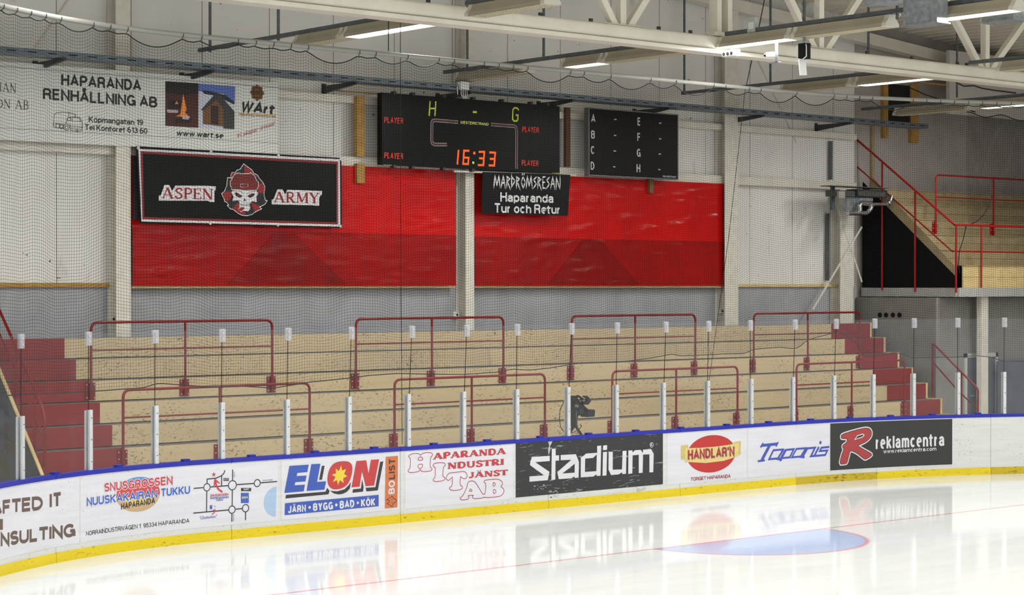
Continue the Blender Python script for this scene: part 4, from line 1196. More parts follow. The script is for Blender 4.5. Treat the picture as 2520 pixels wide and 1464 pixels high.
A.poly2([[(c[0] + k * (56 + 5 * math.cos(8 * t)) * math.cos(t), c[1] + k * (56 + 5 * math.cos(8 * t)) * math.sin(t)) for t in [2 * math.pi * i / 64 for i in range(64)]]]); A.build('seal_emblem', plain(112, 76, 36), ws, 0.006)
A = Art(W1, z1).ring(1890, 682, 38, 5).text('WArt', (1855, 694), (1925, 696), 26, 0.02); A.build('seal_lettering', plain(58, 38, 20), ws, 0.008)
A = Art(W1, z1).poly([(1755, 828), (2030, 843), (2030, 856), (1755, 842)]); A.build('orange_smear', plain(224, 176, 130), ws, 0.004)
A = Art(W1, z1).text('Haparanda Wood Art AB', (1762, 850), (2025, 868), 16); A.build('small_lettering', plain(110, 104, 100), ws, 0.006)
A = Art(W1, z1).text('Vi skapar trivsel', (1745, 1015), (2020, 922), 34, 0, 0.3); A.build('slanted_lettering', plain(180, 92, 96), ws, 0.006)

# ---- skull banner
W2 = WallSurf(31.87)
z2 = zmap(320, 350, 4.667)
bn = thing('supporter_banner', 'black banner with a skull in a red helmet and red serif lettering', 'banner', unY(590, 460, 31.87))
q = [(75, 45), (2430, 180), (2435, 985), (120, 930)]
def quad_sheet(q, z, Y, mat, parent, name, nx=24, ny=8, sagx=0.0, depth=0.02):
    P = [unY(*z(*p), Y) for p in q]; m = MB(); vs = []; fs = []
    for i in range(nx + 1):
        for j in range(ny + 1):
            u, v = i / nx, j / ny
            vs.append(P[0] * (1 - u) * (1 - v) + P[1] * u * (1 - v) + P[2] * u * v + P[3] * (1 - u) * v + Vector((0, 0.006, 0)))
    n = len(vs)
    vs += [p + Vector((0, depth, 0)) for p in vs]
    w = ny + 1
    for i in range(nx):
        for j in range(ny):
            a = i * w + j
            fs.append((a, a + 1, a + w + 1, a + w)); fs.append((n + a, n + a + w, n + a + w + 1, n + a + 1))
    for i in range(nx):
        for j in (0, ny):
            a = i * w + j; fs.append((a, a + w, n + a + w, n + a))
    for j in range(ny):
        for i in (0, nx):
            a = i * w + j; fs.append((a, a + 1, n + a + 1, n + a))
    return m.add(vs, fs).build(name, mat, parent)
quad_sheet(q, z2, 31.87, BANNER_K, bn, 'banner_cloth')
A = Art(W2, z2).poly([(95, 75), (2410, 195), (2415, 970), (130, 910)], [(118, 100), (140, 885), (2388, 945), (2388, 222)]); A.build('white_border', plain(222, 222, 226), bn, 0.002)
A = Art(W2, z2).poly([(118, 100), (2388, 222), (2388, 945), (140, 885)], [(146, 130), (162, 858), (2365, 918), (2365, 250)]); A.build('red_border', plain(124, 22, 22), bn, 0.002)
WT = plain(224, 224, 228); RD = plain(146, 26, 26); RDK = plain(116, 22, 20); BK = plain(20, 20, 21)
A = Art(W2, z2).poly([(330, 670), (330, 612), (352, 612), (395, 488), (450, 492), (482, 560), (520, 498), (880, 500), (985, 507), (980, 555), (968, 555), (968, 686), (915, 686), (893, 672)])
A.poly([(1625, 714), (1625, 660), (1645, 656), (1692, 540), (1752, 542), (1780, 600), (1805, 545), (2205, 560), (2200, 608), (2186, 610), (2170, 645), (2172, 730), (2122, 728), (2100, 724)])
A.build('lettering_backing', WT, bn, 0.003)
A = Art(W2, z2).serif('ASPEN', (362, 643), (958, 658), 124, 0.17, 0.075, 0.06).serif('ARMY', (1650, 690), (2172, 702), 122, 0.17, 0.075, 0.06); A.build('red_lettering', RD, bn, 0.005)
z3 = zmap(500, 380, 5.09)
leaf = [(505, 118), (460, 185), (415, 200), (405, 225), (355, 228), (345, 260), (350, 295), (330, 290), (302, 292), (292, 390), (265, 460), (228, 492), (265, 570), (262, 585), (290, 600), (318, 632), (300, 640), (335, 680), (375, 690), (430, 735), (480, 760), (545, 768), (610, 750), (660, 715), (730, 682), (705, 658), (770, 625), (800, 580), (775, 572), (760, 500), (770, 400), (745, 350), (700, 300), (680, 260), (630, 235), (610, 195), (560, 160)]
A = Art(W2, z3).poly(leaf); A.build('leaf_shape', BK, bn, 0.003)
A = Art(W2, z3)
for pl in ([(515, 140), (560, 165), (608, 200), (640, 245), (515, 245)], [(700, 365), (745, 355), (768, 395), (762, 485), (680, 485), (690, 400)], [(240, 490), (292, 460), (350, 460), (358, 520), (330, 560), (305, 595), (272, 572)],
           [(365, 675), (430, 600), (470, 640), (450, 690), (475, 715), (522, 715), (522, 755), (480, 752), (430, 728)], [(595, 600), (715, 645), (700, 690), (640, 715)], [(350, 235), (405, 232), (365, 280), (345, 325), (322, 300), (352, 292)], [(640, 245), (680, 265), (672, 300)]):
    A.poly(pl)
A.build('red_patches', RD, bn, 0.005)
A = Art(W2, z3).line(leaf, 9, True); A.build('leaf_outline', WT, bn, 0.007)
helm = [(350, 440), (350, 405), (338, 395), (335, 340), (350, 325), (362, 290), (395, 245), (448, 230), (462, 241), (575, 241), (588, 228), (638, 262), (668, 330), (688, 345), (690, 405), (675, 425), (668, 450)]
A = Art(W2, z3).poly(helm); A.build('helmet', RDK, bn, 0.008)
A = Art(W2, z3).line(helm, 8, True).line([(465, 370), (558, 372), (558, 411), (466, 408)], 4, True); A.build('helmet_outline', WT, bn, 0.010)
A = Art(W2, z3)
for l in ([(380, 300), (440, 270), (520, 262), (610, 275), (660, 310)], [(370, 340), (450, 310), (520, 300), (600, 312), (675, 350)], [(390, 280), (430, 320), (445, 360)], [(640, 290), (600, 330), (585, 365)], [(350, 395), (400, 400), (450, 390)], [(590, 392), (640, 402), (680, 395)]): A.line(l, 5)
A.build('helmet_seams', plain(44, 16, 14), bn, 0.009)
A = Art(W2, z3).poly([(345, 470), (375, 447), (520, 442), (660, 452), (686, 490), (662, 530), (668, 602), (605, 590), (580, 620), (586, 680), (562, 712), (500, 706), (470, 722), (435, 690), (450, 660), (450, 600), (430, 577), (358, 582), (375, 530)]); A.build('skull', WT, bn, 0.010)
A = Art(W2, z3).poly([(390, 478), (420, 476), (492, 526), (455, 542), (405, 520)]).poly([(642, 488), (600, 490), (548, 520), (582, 546), (630, 522)]).poly([(515, 545), (536, 592), (518, 580), (498, 590)])
for x in range(468, 575, 14): A.line([(x, 612), (x, 652)], 3)
A.line([(455, 628), (520, 634), (578, 626)], 3).line([(365, 452), (345, 472), (374, 530), (360, 580)], 4).line([(430, 577), (465, 585)], 4).line([(668, 600), (605, 588)], 4).line([(575, 600), (588, 680), (562, 712)], 4)
A.line([(352, 450), (470, 462), (500, 500)], 4).line([(662, 456), (570, 470), (540, 500)], 4)
A.build('skull_features', BK, bn, 0.012)
A = Art(W2, z3).disc(438, 506, 14).disc(590, 506, 13).poly([(440, 690), (460, 666), (498, 660), (516, 668), (492, 700), (462, 712)]); A.build('red_features', RD, bn, 0.014)
for k, (x, y) in enumerate(((92, 66), (928, 112), (1702, 155), (2418, 195), (918, 930), (1695, 950), (2415, 965))):
    c = unY(*z2(x, y), 31.87)
    MB().tube([(c.x, 31.855, c.z), (c.x, 31.88, c.z)], 0.03, 12).build('eyelet', ALU, bn)

# ---- small black banner under the wide scoreboard
W3 = WallSurf(31.72)
mb_ = thing('small_banner', 'small black banner with spiky white lettering under the wide scoreboard', 'banner', unY(1295, 476, 31.72))
quad_sheet([(1189, 423), (1404, 430), (1398, 531), (1186, 526)], lambda x, y: (x, y), 31.72, cloth('navy_black_vinyl', S(17, 18, 23), 0.5), mb_, 'banner_cloth', 10, 5)
A = Art(W3).sans('Haparanda', (1231, 496.5), (1362, 499.5), 24, 0.19).sans('Tur och Retur', (1216, 523.5), (1379, 527), 24, 0.19)
SPK = {'M': (1.05, [((.05, -.1), (.22, 1.1)), ((.22, 1.1), (.5, .1)), ((.5, .1), (.8, 1.1)), ((.8, 1.1), (.98, -.12))]), 'A': (.8, [((.05, -.1), (.4, 1.1)), ((.4, 1.1), (.72, -.18)), ((.15, .38), (.65, .42))]),
       'R': (.72, [((.1, -.12), (.15, 1.05)), ((.05, .98), (.62, .78)), ((.62, .8), (.12, .5)), ((.25, .52), (.68, -.22))]), 'D': (.72, [((.12, -.05), (.12, 1.25)), ((.05, 1.0), (.64, .6)), ((.64, .62), (.05, .0))]),
       'Ö': (.8, [((.4, 1.0), (.1, .5)), ((.1, .52), (.4, -.05)), ((.4, -.05), (.7, .5)), ((.7, .5), (.4, 1.0)), ((.28, 1.12), (.3, 1.32)), ((.52, 1.12), (.54, 1.32))]), 'S': (.66, [((.6, 1.0), (.08, .72)), ((.1, .75), (.56, .35)), ((.58, .4), (.02, -.08))]),
       'E': (.62, [((.14, -.1), (.12, 1.05)), ((.08, .98), (.6, 1.02)), ((.1, .5), (.5, .54)), ((.08, .04), (.64, -.04))]), 'N': (.85, [((.1, -.15), (.14, 1.05)), ((.12, 1.05), (.66, -.05)), ((.7, -.1), (.74, 1.2))])}
x = 0; st = []
for ch in 'MARDRÖMSRESAN':
    w, l = SPK[ch]; st += [((a[0] + x, a[1]), (b[0] + x, b[1])) for a, b in l]; x += w
O = Vector(A.P(1214, 461)); EX = Vector(A.P(1380, 463.5)) - O; EY = Vector(A.P(1214, 433)) - O
for a, b in st:
    a, b = Vector(a), Vector(b); d = (b - a).normalized(); n = Vector((-d.y, d.x)); m1 = a.lerp(b, 0.3)
    pts = [a - d * 0.04, m1 + n * 0.085, a.lerp(b, 0.75) + n * 0.06, b + d * 0.05, a.lerp(b, 0.75) - n * 0.06, m1 - n * 0.085]
    A.raw([tuple(O + EX * (p.x / x) + EY * p.y) for p in pts], [(0, 1, 2, 3, 4, 5)])
A.build('white_lettering', plain(226, 226, 228), mb_, 0.003)
c0, c1 = unY(1120, 421, 31.72), unY(1420, 431, 31.72)
MB().tube([(c0.x, 31.765, c0.z), (c1.x, 31.765, c1.z)], 0.025, 8).build('hanging_pole', WHITE_STEEL, mb_, True)
for w in (0.15, 0.5, 0.85):
    c = c0.lerp(c1, w); MB().box(c.x - 0.01, c.x + 0.01, 31.745, 31.785, c.z, c.z + 0.16).build('hanging_strap', DARK, mb_)

# ---- wide scoreboard
SBY = 31.66
W4 = WallSurf(SBY)
z4 = zmap(900, 200, 5.04)
sbd = thing('scoreboard', 'wide black scoreboard with yellow letters and a red lit clock', 'scoreboard', unY(1158, 330, SBY))
pa, pb = unY(940, 316, SBY), unY(1377, 344, SBY)
zt_ = (unY(941, 228, SBY).z + unY(1377, 261, SBY).z) / 2; zb_ = (unY(941, 405, SBY).z + unY(1377, 426, SBY).z) / 2
MB().box(pa.x, pb.x, SBY, SBY + 0.16, zb_, zt_).build('cabinet', BOARD_K, sbd)
for k in (0.15, 0.5, 0.85):
    x = pa.x + (pb.x - pa.x) * k
    MB().box(x - 0.04, x + 0.04, SBY + 0.16, 32.099, 6.20, 6.27).build('mount_arm', DARK, sbd)
YG = plain(206, 220, 70, 0.6); RL_ = plain(226, 62, 44, 0.6)
A = Art(W4, z4).line([(798, 245), (786, 428)], 20).line([(868, 250), (857, 430)], 20).line([(795, 335), (862, 339)], 20).line([(1327, 380), (1377, 383)], 26)
A.line([(1896, 360), (1878, 332), (1842, 330), (1826, 352), (1820, 468), (1836, 492), (1868, 494), (1884, 478), (1886, 420), (1860, 417)], 20)
A.build('team_letters', YG, sbd, 0.003)
A = Art(W4, z4).sans('WESTERSTRAND', (1168, 526), (1520, 551), 36, 0.2, 0.2).text('WESTERSTRAND', (220, 1041), (326, 1046), 10).text('WESTERSTRAND', (2305, 1141), (2398, 1144), 9); A.build('maker_lettering', plain(220, 226, 110, 0.6), sbd, 0.003)
A = Art(W4, z4).sans('PLAYER', (228, 514), (462, 528), 74, 0.17, 0.06).sans('PLAYER', (1938, 628), (2145, 640), 70, 0.17, 0.06).sans('PLAYER', (228, 953), (460, 967), 74, 0.17, 0.06).sans('PLAYER', (1932, 1044), (2140, 1054), 70, 0.17, 0.06)
A.build('player_lettering', RL_, sbd, 0.003)
l1 = [(1147, 507), (855, 484), (832, 490), (820, 515), (818, 740), (828, 770), (852, 784), (1007, 785)]; l2 = [(1552, 535), (1840, 557), (1862, 572), (1870, 605), (1868, 1087)]
A = Art(W4, z4).line(l1, 40).line(l2, 40); A.build('pale_frame_line', plain(176, 174, 174), sbd, 0.003)
A = Art(W4, z4).line(l1, 26).line(l2, 26); A.build('dark_frame_line', plain(22, 16, 16), sbd, 0.0045)
A = Art(W4, z4).line(l1, 12).line(l2, 12); A.build('red_frame_line', plain(92, 24, 22), sbd, 0.006)
A = Art(W4, z4)
for l in ([(1150, 850), (1136, 1032)], [(1285, 863), (1218, 860), (1206, 1024), (1268, 1028), (1276, 948), (1214, 944)], [(1400, 875), (1470, 876), (1458, 1040), (1388, 1039)], [(1405, 955), (1462, 957)], [(1532, 882), (1605, 885), (1592, 1045), (1522, 1042)], [(1538, 962), (1597, 963)]): A.line(l, 25)
A.disc(1345, 890, 19); A.build('lit_digits', emit('red_led', (1.0, 0.11, 0.025, 1), 1.35), sbd, 0.004)
A = Art(W4, z4).disc(1333, 1010, 17); A.build('green_lamp', emit('green_led', (0.42, 0.85, 0.1, 1), 0.9), sbd, 0.004)
for k, (x, y) in enumerate(((355, 142), (587, 158), (970, 186), (1335, 213), (1690, 240), (2050, 270), (2255, 288), (352, 1055), (580, 1068), (965, 1085), (1325, 1103))):
    c = unY(*z4(x, y), SBY + 0.02)
    MB().box(c.x - 0.035, c.x + 0.035, SBY - 0.01, SBY + 0.1, c.z - 0.03, c.z + 0.03).build('clamp', DARK, sbd)

# ---- letter board
LBY = 31.68
W5 = WallSurf(LBY)
z5 = zmap(840, 0, 2.988)
lb = thing('penalty_board', 'black display board with pale letters A to H right of the wide scoreboard', 'display board', unY(1558, 352, LBY))
pa, pb = unY(1450, 350, LBY), unY(1667, 350, LBY)
zt_ = (unY(1450, 267, LBY).z + unY(1667, 284, LBY).z) / 2; zb_ = (unY(1448, 430, LBY).z + unY(1667, 440, LBY).z) / 2
MB().box(pa.x, pb.x, LBY, LBY + 0.12, zb_, zt_).build('cabinet', BOARD_K, lb)
for k in (0.2, 0.8):
    x = pa.x + (pb.x - pa.x) * k
    MB().box(x - 0.04, x + 0.04, LBY + 0.12, 32.099, 6.22, 6.27).build('mount_arm', DARK, lb)
f = 0.025
MB().box(pa.x - f, pb.x + f, LBY - 0.008, LBY + 0.13, zt_, zt_ + f).box(pa.x - f, pb.x + f, LBY - 0.008, LBY + 0.13, zb_ - f, zb_).box(pa.x - f, pa.x, LBY - 0.008, LBY + 0.13, zb_, zt_).box(pb.x, pb.x + f, LBY - 0.008, LBY + 0.13, zb_, zt_).build('frame', paint('dark_aluminium', S(120, 122, 124), 0.4, 0.1, 0.4), lb)
A = Art(W5, z5)
for ch, x, y, w in (('A', 1836, 899, 32), ('B', 1836, 1018, 28), ('C', 1834, 1132, 28), ('D', 1832, 1248, 28), ('E', 2177, 922, 24), ('F', 2176, 1036, 24), ('G', 2172, 1152, 28), ('H', 2170, 1266, 28)):
    A.sans(ch, (x, y), (x + w, y + 2), 60, 0.17)
for x, y in ((2014, 878), (2013, 995), (2010, 1110), (2007, 1226), (2344, 905), (2344, 1020), (2341, 1132), (2338, 1246)): A.line([(x - 9, y), (x + 9, y + 1)], 8)
A.text('WESTERSTRAND', (2362, 1302), (2460, 1308), 12, 0.02, 0.2)
A.build('pale_lettering', plain(206, 206, 206), lb, 0.003)

# ---- timber studs behind the boards
def stud(px0, px1, py0, py1, Y, lab, mat=WOOD, horiz=False):
    a, b = unY(px0, py0, Y), unY(px1, py1, Y)
    if horiz: m = MB().box(a.x, b.x, Y, 32.098, b.z, a.z)
    else: m = MB().box(a.x, b.x, Y, 32.098, b.z, a.z)
    tag(m.build('timber_stud', mat), lab, 'timber')
stud(879, 898, 236, 386, 31.99, 'yellow timber post left of the wide scoreboard, upper length')
stud(879, 898, 402, 451, 31.99, 'short yellow timber end hanging below the wall beam left of the scoreboard')
stud(836, 939, 221, 231, 31.95, 'yellow timber rail behind the top left corner of the wide scoreboard', WOOD, True)
stud(1393, 1404, 264, 410, 32.02, 'brown timber post between the two display boards', paint('brown_timber', S(92, 66, 40), 0.7, 0.2))
stud(1599, 1609, 440, 475, 31.99, 'short brown timber end below the letter board', paint('dull_timber', S(132, 96, 62), 0.7, 0.2))

# ================================================================= adverts on the boards
def advert(px0, px1, py, lab, z0=0.215, z1=1.105, mat=SHEET, frame=None):
    s0, s1 = bunp(px0, py)[0], bunp(px1, py)[0]
    t = thing('board_advert', lab, 'advert', bpos((s0 + s1) / 2, 0, z0), 'adverts on the rink boards')
    if frame is not None:
        curved(s0, s1, -0.004, -0.001, z0, z1).build('sheet', SHEET, t)
        curved(s0 + frame, s1 - frame, -0.006, -0.004, z0 + frame, z1 - frame).build('printed_ground', mat, t)
    else:
        curved(s0, s1, -0.004, -0.001, z0, z1).build('sheet', mat, t)
    return t
I_RED, I_BLUE, I_BLK, I_WHT = ink(214, 62, 66), ink(66, 98, 196), ink(52, 52, 56), ink(238, 238, 244)
O1, O2, O3, O4, O5 = 0.0065, 0.008, 0.0095, 0.011, 0.0125
# 1
t = advert(-230, 195, 1290, 'white advert with big brown rounded lettering at the left edge')
zz = zmap(0, 974, 2.988)
A = Art(BS, zz).sans('AFTED', (-60, 884), (312, 838), 108, 0.25).sans('IT', (362, 825), (450, 812), 108, 0.25).sans('NSULTING', (2, 1113), (552, 1036), 106, 0.25).rect(-30, 905, 18, 985)
A.build('brown_lettering', ink(112, 94, 84), t, O1)
# 2
t = advert(197, 684, 1240, 'white advert with a snuff shop name and a small road map')
zz = zmap(180, 1130, 4.846)
A = Art(BS, zz).ellipse(772, 418, 262, 208); A.build('tan_oval', ink(216, 184, 142), t, 0.006)
A = Art(BS, zz).ellipse(772, 418, 262, 208, 0.0, 0.24); A.build('blue_top', ink(104, 160, 222), t, 0.0068)
A = Art(BS, zz).ellipse(772, 418, 258, 206, 0.17, 0.56); A.build('red_band', ink(220, 82, 84), t, 0.0076)
A = Art(BS, zz).ellipse(772, 400, 215, 128, 0.45, 1.0); A.build('yellow_band', ink(244, 214, 120), t, 0.0072)
R2 = [('SNUSGROSSEN', (366, 390), (1183, 300), 104, 0.19)]
B2 = [('NUUSKAKAIRAN', (157, 560), (1000, 458), 102, 0.19), ('TUKKU', (1042, 446), (1390, 410), 96, 0.19)]
A = Art(BS, zz)
for s, a, b, h, w in R2 + B2: A.sans(s, a, b, h, w, 0, None, 0.07)
A.build('white_outline', I_WHT, t, 0.0085)
A = Art(BS, zz)
for s, a, b, h, w in R2: A.sans(s, a, b, h, w)
A.build('red_lettering', ink(216, 62, 80), t, 0.0095)
A = Art(BS, zz)
for s, a, b, h, w in B2: A.sans(s, a, b, h, w)
A.build('blue_lettering', ink(58, 104, 208), t, 0.0095)
A = Art(BS, zz).sans('HAPARANDA', (568, 602), (972, 525), 74, 0.18); A.build('black_lettering', ink(44, 38, 34), t, 0.0085)
A = Art(BS, zz).sans('NORRAINDUSTRIVÄGEN 1  95334 HAPARANDA', (150, 914), (1384, 756), 54, 0.15); A.build('address_lettering', ink(44, 44, 46), t, O1)
A = Art(BS, zz)
for l in ([(1435, 347), (1550, 338)], [(1638, 330), (1845, 314)], [(1950, 302), (2152, 288)], [(2235, 280), (2430, 265)], [(1595, 295), (1595, 236), (1700, 226), (1765, 197), (1795, 168), (1807, 130)], [(1768, 198), (1768, 318)], [(1900, 122), (1899, 255)],
          [(1896, 365), (1894, 555)], [(1591, 380), (1588, 628)], [(1430, 642), (1850, 604)], [(1937, 594), (2012, 588)], [(2053, 628), (2053, 725)], [(1891, 645), (1890, 745)]): A.line(l, 13)
for x, y, r in ((1593, 334, 44), (1897, 309, 55), (2193, 284, 42), (1892, 600, 44), (2054, 583, 44)): A.ring(x, y, r, 11)
A.rect(1790, 224, 1855, 258).rect(2000, 342, 2120, 380); A.build('road_map', ink(52, 52, 62), t, O1)
A = Art(BS, zz).text('RUSTA', (1796, 250), (1850, 246), 18).text('IKANO', (2030, 370), (2092, 365), 20, 0.02); A.build('map_white_lettering', I_WHT, t, O2)
A = Art(BS, zz).rect(1998, 400, 2092, 522).rect(1628, 548, 1656, 595); A.build('blue_blocks', ink(64, 104, 198), t, O1)
A = Art(BS, zz).sans('IKEA', (2010, 472), (2082, 466), 28, 0.24); A.build('pale_lettering', ink(240, 232, 180), t, O2)
A = Art(BS, zz).star(1675, 182, 32).poly([(1782, 380), (1770, 402), (1720, 362), (1690, 300), (1680, 240), (1700, 240), (1712, 300), (1738, 350)]).poly([(1680, 240), (1695, 235), (1748, 282), (1740, 292), (1695, 262), (1682, 330), (1672, 330)]).line([(1650, 658), (1680, 640), (1690, 600)], 10).line([(1660, 612), (1690, 598), (1690, 620)], 7).star(1688, 560, 11)
A.text('SNUSGROSSEN', (1634, 446), (1850, 430), 26, 0.02); A.build('map_red_marks', ink(214, 70, 80), t, O2)
A = Art(BS, zz).text('NUUSKAKAIRAN', (1632, 476), (1850, 462), 24, 0.02).text('TUKKU', (1700, 500), (1785, 493), 24, 0.02).text('"Glasbanken"', (1505, 716), (1715, 696), 36, 0, 0.2); A.build('map_blue_lettering', ink(72, 100, 190), t, O2)
A = Art(BS, zz).text('ÖVERTORNEÅ', (2255, 262), (2380, 252), 15).text('LULEÅ', (1913, 150), (1913, 215), 0, 0, 0, (14, 0)).text('FINLAND', (1904, 655), (1904, 738), 0, 0, 0, (14, 0)); A.build('map_small_lettering', ink(70, 70, 76), t, O1)
A = Art(BS, zz).disc(2424, 505, 178, None, math.pi / 2, 1.5 * math.pi); A.build('light_blue_half_disc', ink(184, 212, 244), t, O1)
# 3
t = advert(692, 983, 1200, 'white advert with blue and red slanted lettering, a yellow star and an orange strip')
zz = zmap(680, 1100, 7.706)
A = Art(BS, zz).poly([(245, 357), (610, 333), (583, 473), (395, 490), (380, 548), (570, 540), (547, 650), (355, 665), (343, 724), (537, 712), (515, 838), (148, 870)]).poly([(660, 325), (832, 316), (768, 660), (938, 648), (908, 805), (570, 832)]).poly([(160, 1065), (1935, 905), (1935, 1120), (155, 1290)])
A.build('blue_print', I_BLUE, t, O2)
oo = [(1030, 370), (1080, 315), (1150, 282), (1240, 268), (1330, 268), (1390, 288), (1425, 330), (1440, 400), (1430, 500), (1400, 610), (1360, 690), (1300, 750), (1220, 790), (1130, 803), (1060, 795), (1005, 755), (975, 700), (963, 620), (970, 530), (995, 440)]
A = Art(BS, zz).poly(smooth_loop(oo, 1)).poly([(1515, 265), (1700, 250), (1745, 510), (1790, 242), (1945, 232), (1850, 728), (1690, 740), (1620, 455), (1575, 750), (1422, 762)]); A.build('red_print', ink(212, 68, 70), t, O2)
A = Art(BS, zz).poly([(180, 905), (930, 845), (960, 770), (1005, 830), (985, 895), (168, 975)]).poly([(860, 355), (912, 352), (862, 618), (808, 620)]).poly([(1015, 830), (1150, 838), (1290, 800), (1370, 720), (1412, 660), (1388, 790), (1330, 850), (1260, 885), (1180, 898), (1090, 880)]).poly([(1450, 800), (1600, 785), (1625, 610), (1650, 760), (1640, 845), (1440, 865)]).poly([(1690, 772), (1875, 760), (1965, 280), (2025, 270), (1920, 820), (1705, 840)])
A.build('black_shadow_print', ink(56, 56, 56), t, O1)
A = Art(BS, zz).poly([(1222, 345), (1243, 445), (1318, 412), (1278, 510), (1338, 550), (1260, 590), (1270, 682), (1200, 625), (1160, 724), (1145, 625), (1062, 662), (1115, 570), (1045, 520), (1125, 500), (1118, 403), (1180, 455)]); A.build('yellow_star', ink(250, 222, 70), t, O3)
A = Art(BS, zz).sans('JÄRN', (213, 1256), (555, 1226), 142, 0.22).sans('BYGG', (690, 1213), (1068, 1180), 148, 0.22).sans('BAD', (1195, 1168), (1472, 1142), 148, 0.22).sans('KÖK', (1600, 1130), (1868, 1108), 142, 0.22).disc(625, 1142, 28).disc(1130, 1096, 28).disc(1538, 1056, 26)
A.build('white_lettering', I_WHT, t, O3)
A = Art(BS, zz).poly([(2070, 185), (2302, 166), (2290, 1142), (2055, 1165)]); A.build('orange_strip', ink(226, 126, 74), t, O2)
A = Art(BS, zz).sans('BO', (2235, 886), (2243, 628), 0, 0.2, 0, (-118, 8)); A.build('strip_white_lettering', I_WHT, t, O3)
A = Art(BS, zz).sans('LIST', (2243, 606), (2248, 210), 0, 0.2, 0, (-118, 8)).line([(2192, 930), (2085, 1000), (2138, 1012), (2132, 1050), (2085, 1066), (2190, 1128), (2215, 1065), (2272, 1030), (2262, 992), (2225, 980)], 11, True).disc(2185, 998, 9).disc(2190, 1052, 9); A.build('strip_dark_lettering', ink(78, 58, 46), t, O3)
# 4
t = advert(996, 1262, 1170, 'white advert with big red outlined letters stepping down to the right')
zz = zmap(980, 1080, 8.133)
A = Art(BS, zz)
for l in ([(200, 358), (215, 322), (270, 298), (380, 288), (425, 305), (442, 332), (470, 295), (540, 275), (640, 270), (684, 298), (682, 335), (645, 360), (632, 560), (670, 588), (668, 628), (620, 645), (500, 655), (450, 638), (435, 605), (415, 645), (350, 665), (240, 675), (195, 655), (192, 622), (235, 585), (242, 385)],
          [(395, 430), (395, 385), (442, 350), (488, 385), (485, 425)], [(395, 510), (485, 500), (480, 560), (437, 600), (390, 570)],
          [(690, 522), (720, 490), (800, 475), (900, 475), (940, 500), (935, 535), (900, 560), (885, 745), (930, 775), (935, 805), (890, 835), (760, 855), (700, 840), (695, 810), (735, 765), (742, 575), (697, 545)],
          [(950, 790), (975, 725), (1015, 680), (1180, 665), (1320, 645), (1365, 690), (1378, 750), (1350, 792), (1310, 797), (1265, 775), (1240, 745), (1235, 930), (1280, 950), (1285, 985), (1240, 1015), (1120, 1035), (1040, 1020), (1018, 985), (1032, 962), (1072, 948), (1085, 768), (1068, 768), (1020, 825), (975, 825)],
          [(1230, 1175), (1275, 1150), (1295, 1125), (1370, 970), (1390, 870), (1430, 840), (1500, 840), (1545, 870), (1680, 1095), (1712, 1108), (1735, 1095), (1752, 890), (1712, 868), (1712, 842), (1740, 822), (1960, 800), (2040, 820), (2085, 870), (2080, 920), (2045, 950), (2100, 990), (2118, 1040), (2095, 1100), (2040, 1145), (1960, 1160), (1740, 1175), (1712, 1160), (1690, 1182), (1560, 1195), (1490, 1185), (1475, 1155), (1505, 1122), (1385, 1132), (1415, 1165), (1400, 1200), (1340, 1218), (1250, 1220)],
          [(1445, 990), (1480, 1045), (1410, 1050)], [(1895, 870), (1925, 875), (1940, 905), (1925, 940), (1895, 948)], [(1895, 1015), (1935, 1012), (1955, 1050), (1940, 1085), (1900, 1092)]):
    A.line(smooth_loop(l, 1), 13, True)
A.build('outlined_letters', ink(186, 56, 78), t, O1)
A = Art(BS, zz).serif('APARANDA', (695, 412), (2150, 300), 125, 0.27, 0.13, 0.11).serif('NDUSTRI', (985, 603), (2120, 515), 122, 0.27, 0.13, 0.11).serif('JÄNST', (1412, 780), (2190, 722), 112, 0.27, 0.13, 0.11)
A.build('red_lettering', ink(206, 64, 70), t, O2)
# 5
t = advert(1269, 1631, 1150, 'black scratched advert with large angular white lettering', 0.235, 1.125, SHEET_B)
zz = zmap(1260, 1060, 6.3)
A = Art(BS, zz).poly([(305, 405), (580, 388), (580, 468), (356, 486), (575, 635), (550, 765), (265, 788), (266, 706), (492, 690), (272, 530), (282, 470)])
A.poly([(612, 280), (672, 276), (672, 382), (725, 378), (725, 460), (670, 463), (667, 755), (605, 760)])
A.poly([(750, 375), (985, 362), (1033, 480), (1027, 725), (965, 730), (965, 705), (915, 735), (735, 748), (720, 745), (697, 640), (915, 448), (750, 455)], [(968, 510), (775, 662), (965, 648)])
A.poly([(1315, 235), (1378, 228), (1368, 695), (1308, 700), (1305, 675), (1255, 708), (1060, 722), (1062, 420), (1145, 352), (1315, 340)], [(1130, 430), (1125, 637), (1303, 625), (1310, 366), (1250, 420)])
A.poly([(1405, 330), (1468, 325), (1460, 690), (1398, 697)]).poly([(1408, 228), (1470, 222), (1468, 295), (1406, 300)])
A.poly([(1493, 328), (1557, 322), (1557, 603), (1700, 598), (1710, 312), (1770, 308), (1762, 665), (1703, 670), (1703, 640), (1650, 675), (1530, 685), (1490, 600)])
A.poly([(1800, 305), (1862, 302), (1862, 335), (1905, 300), (1990, 295), (2025, 345), (2025, 292), (2150, 283), (2192, 355), (2185, 640), (2125, 645), (2125, 365), (2027, 368), (2020, 650), (1960, 655), (1960, 370), (1865, 380), (1860, 660), (1797, 668)])
A.ring(2160, 218, 36, 8).text('R', (2146, 236), (2174, 234), 36, 0.03); A.build('white_lettering', I_WHT, t, O2)
A = Art(BS, zz).poly([(555, 168), (622, 162), (606, 200), (584, 240), (588, 300), (562, 385), (556, 300), (572, 225)]).poly([(1935, 905), (1955, 888), (1990, 905), (2030, 895), (2062, 868), (2075, 905), (2020, 918), (1960, 945), (1938, 940)])
rr = random.Random(5)
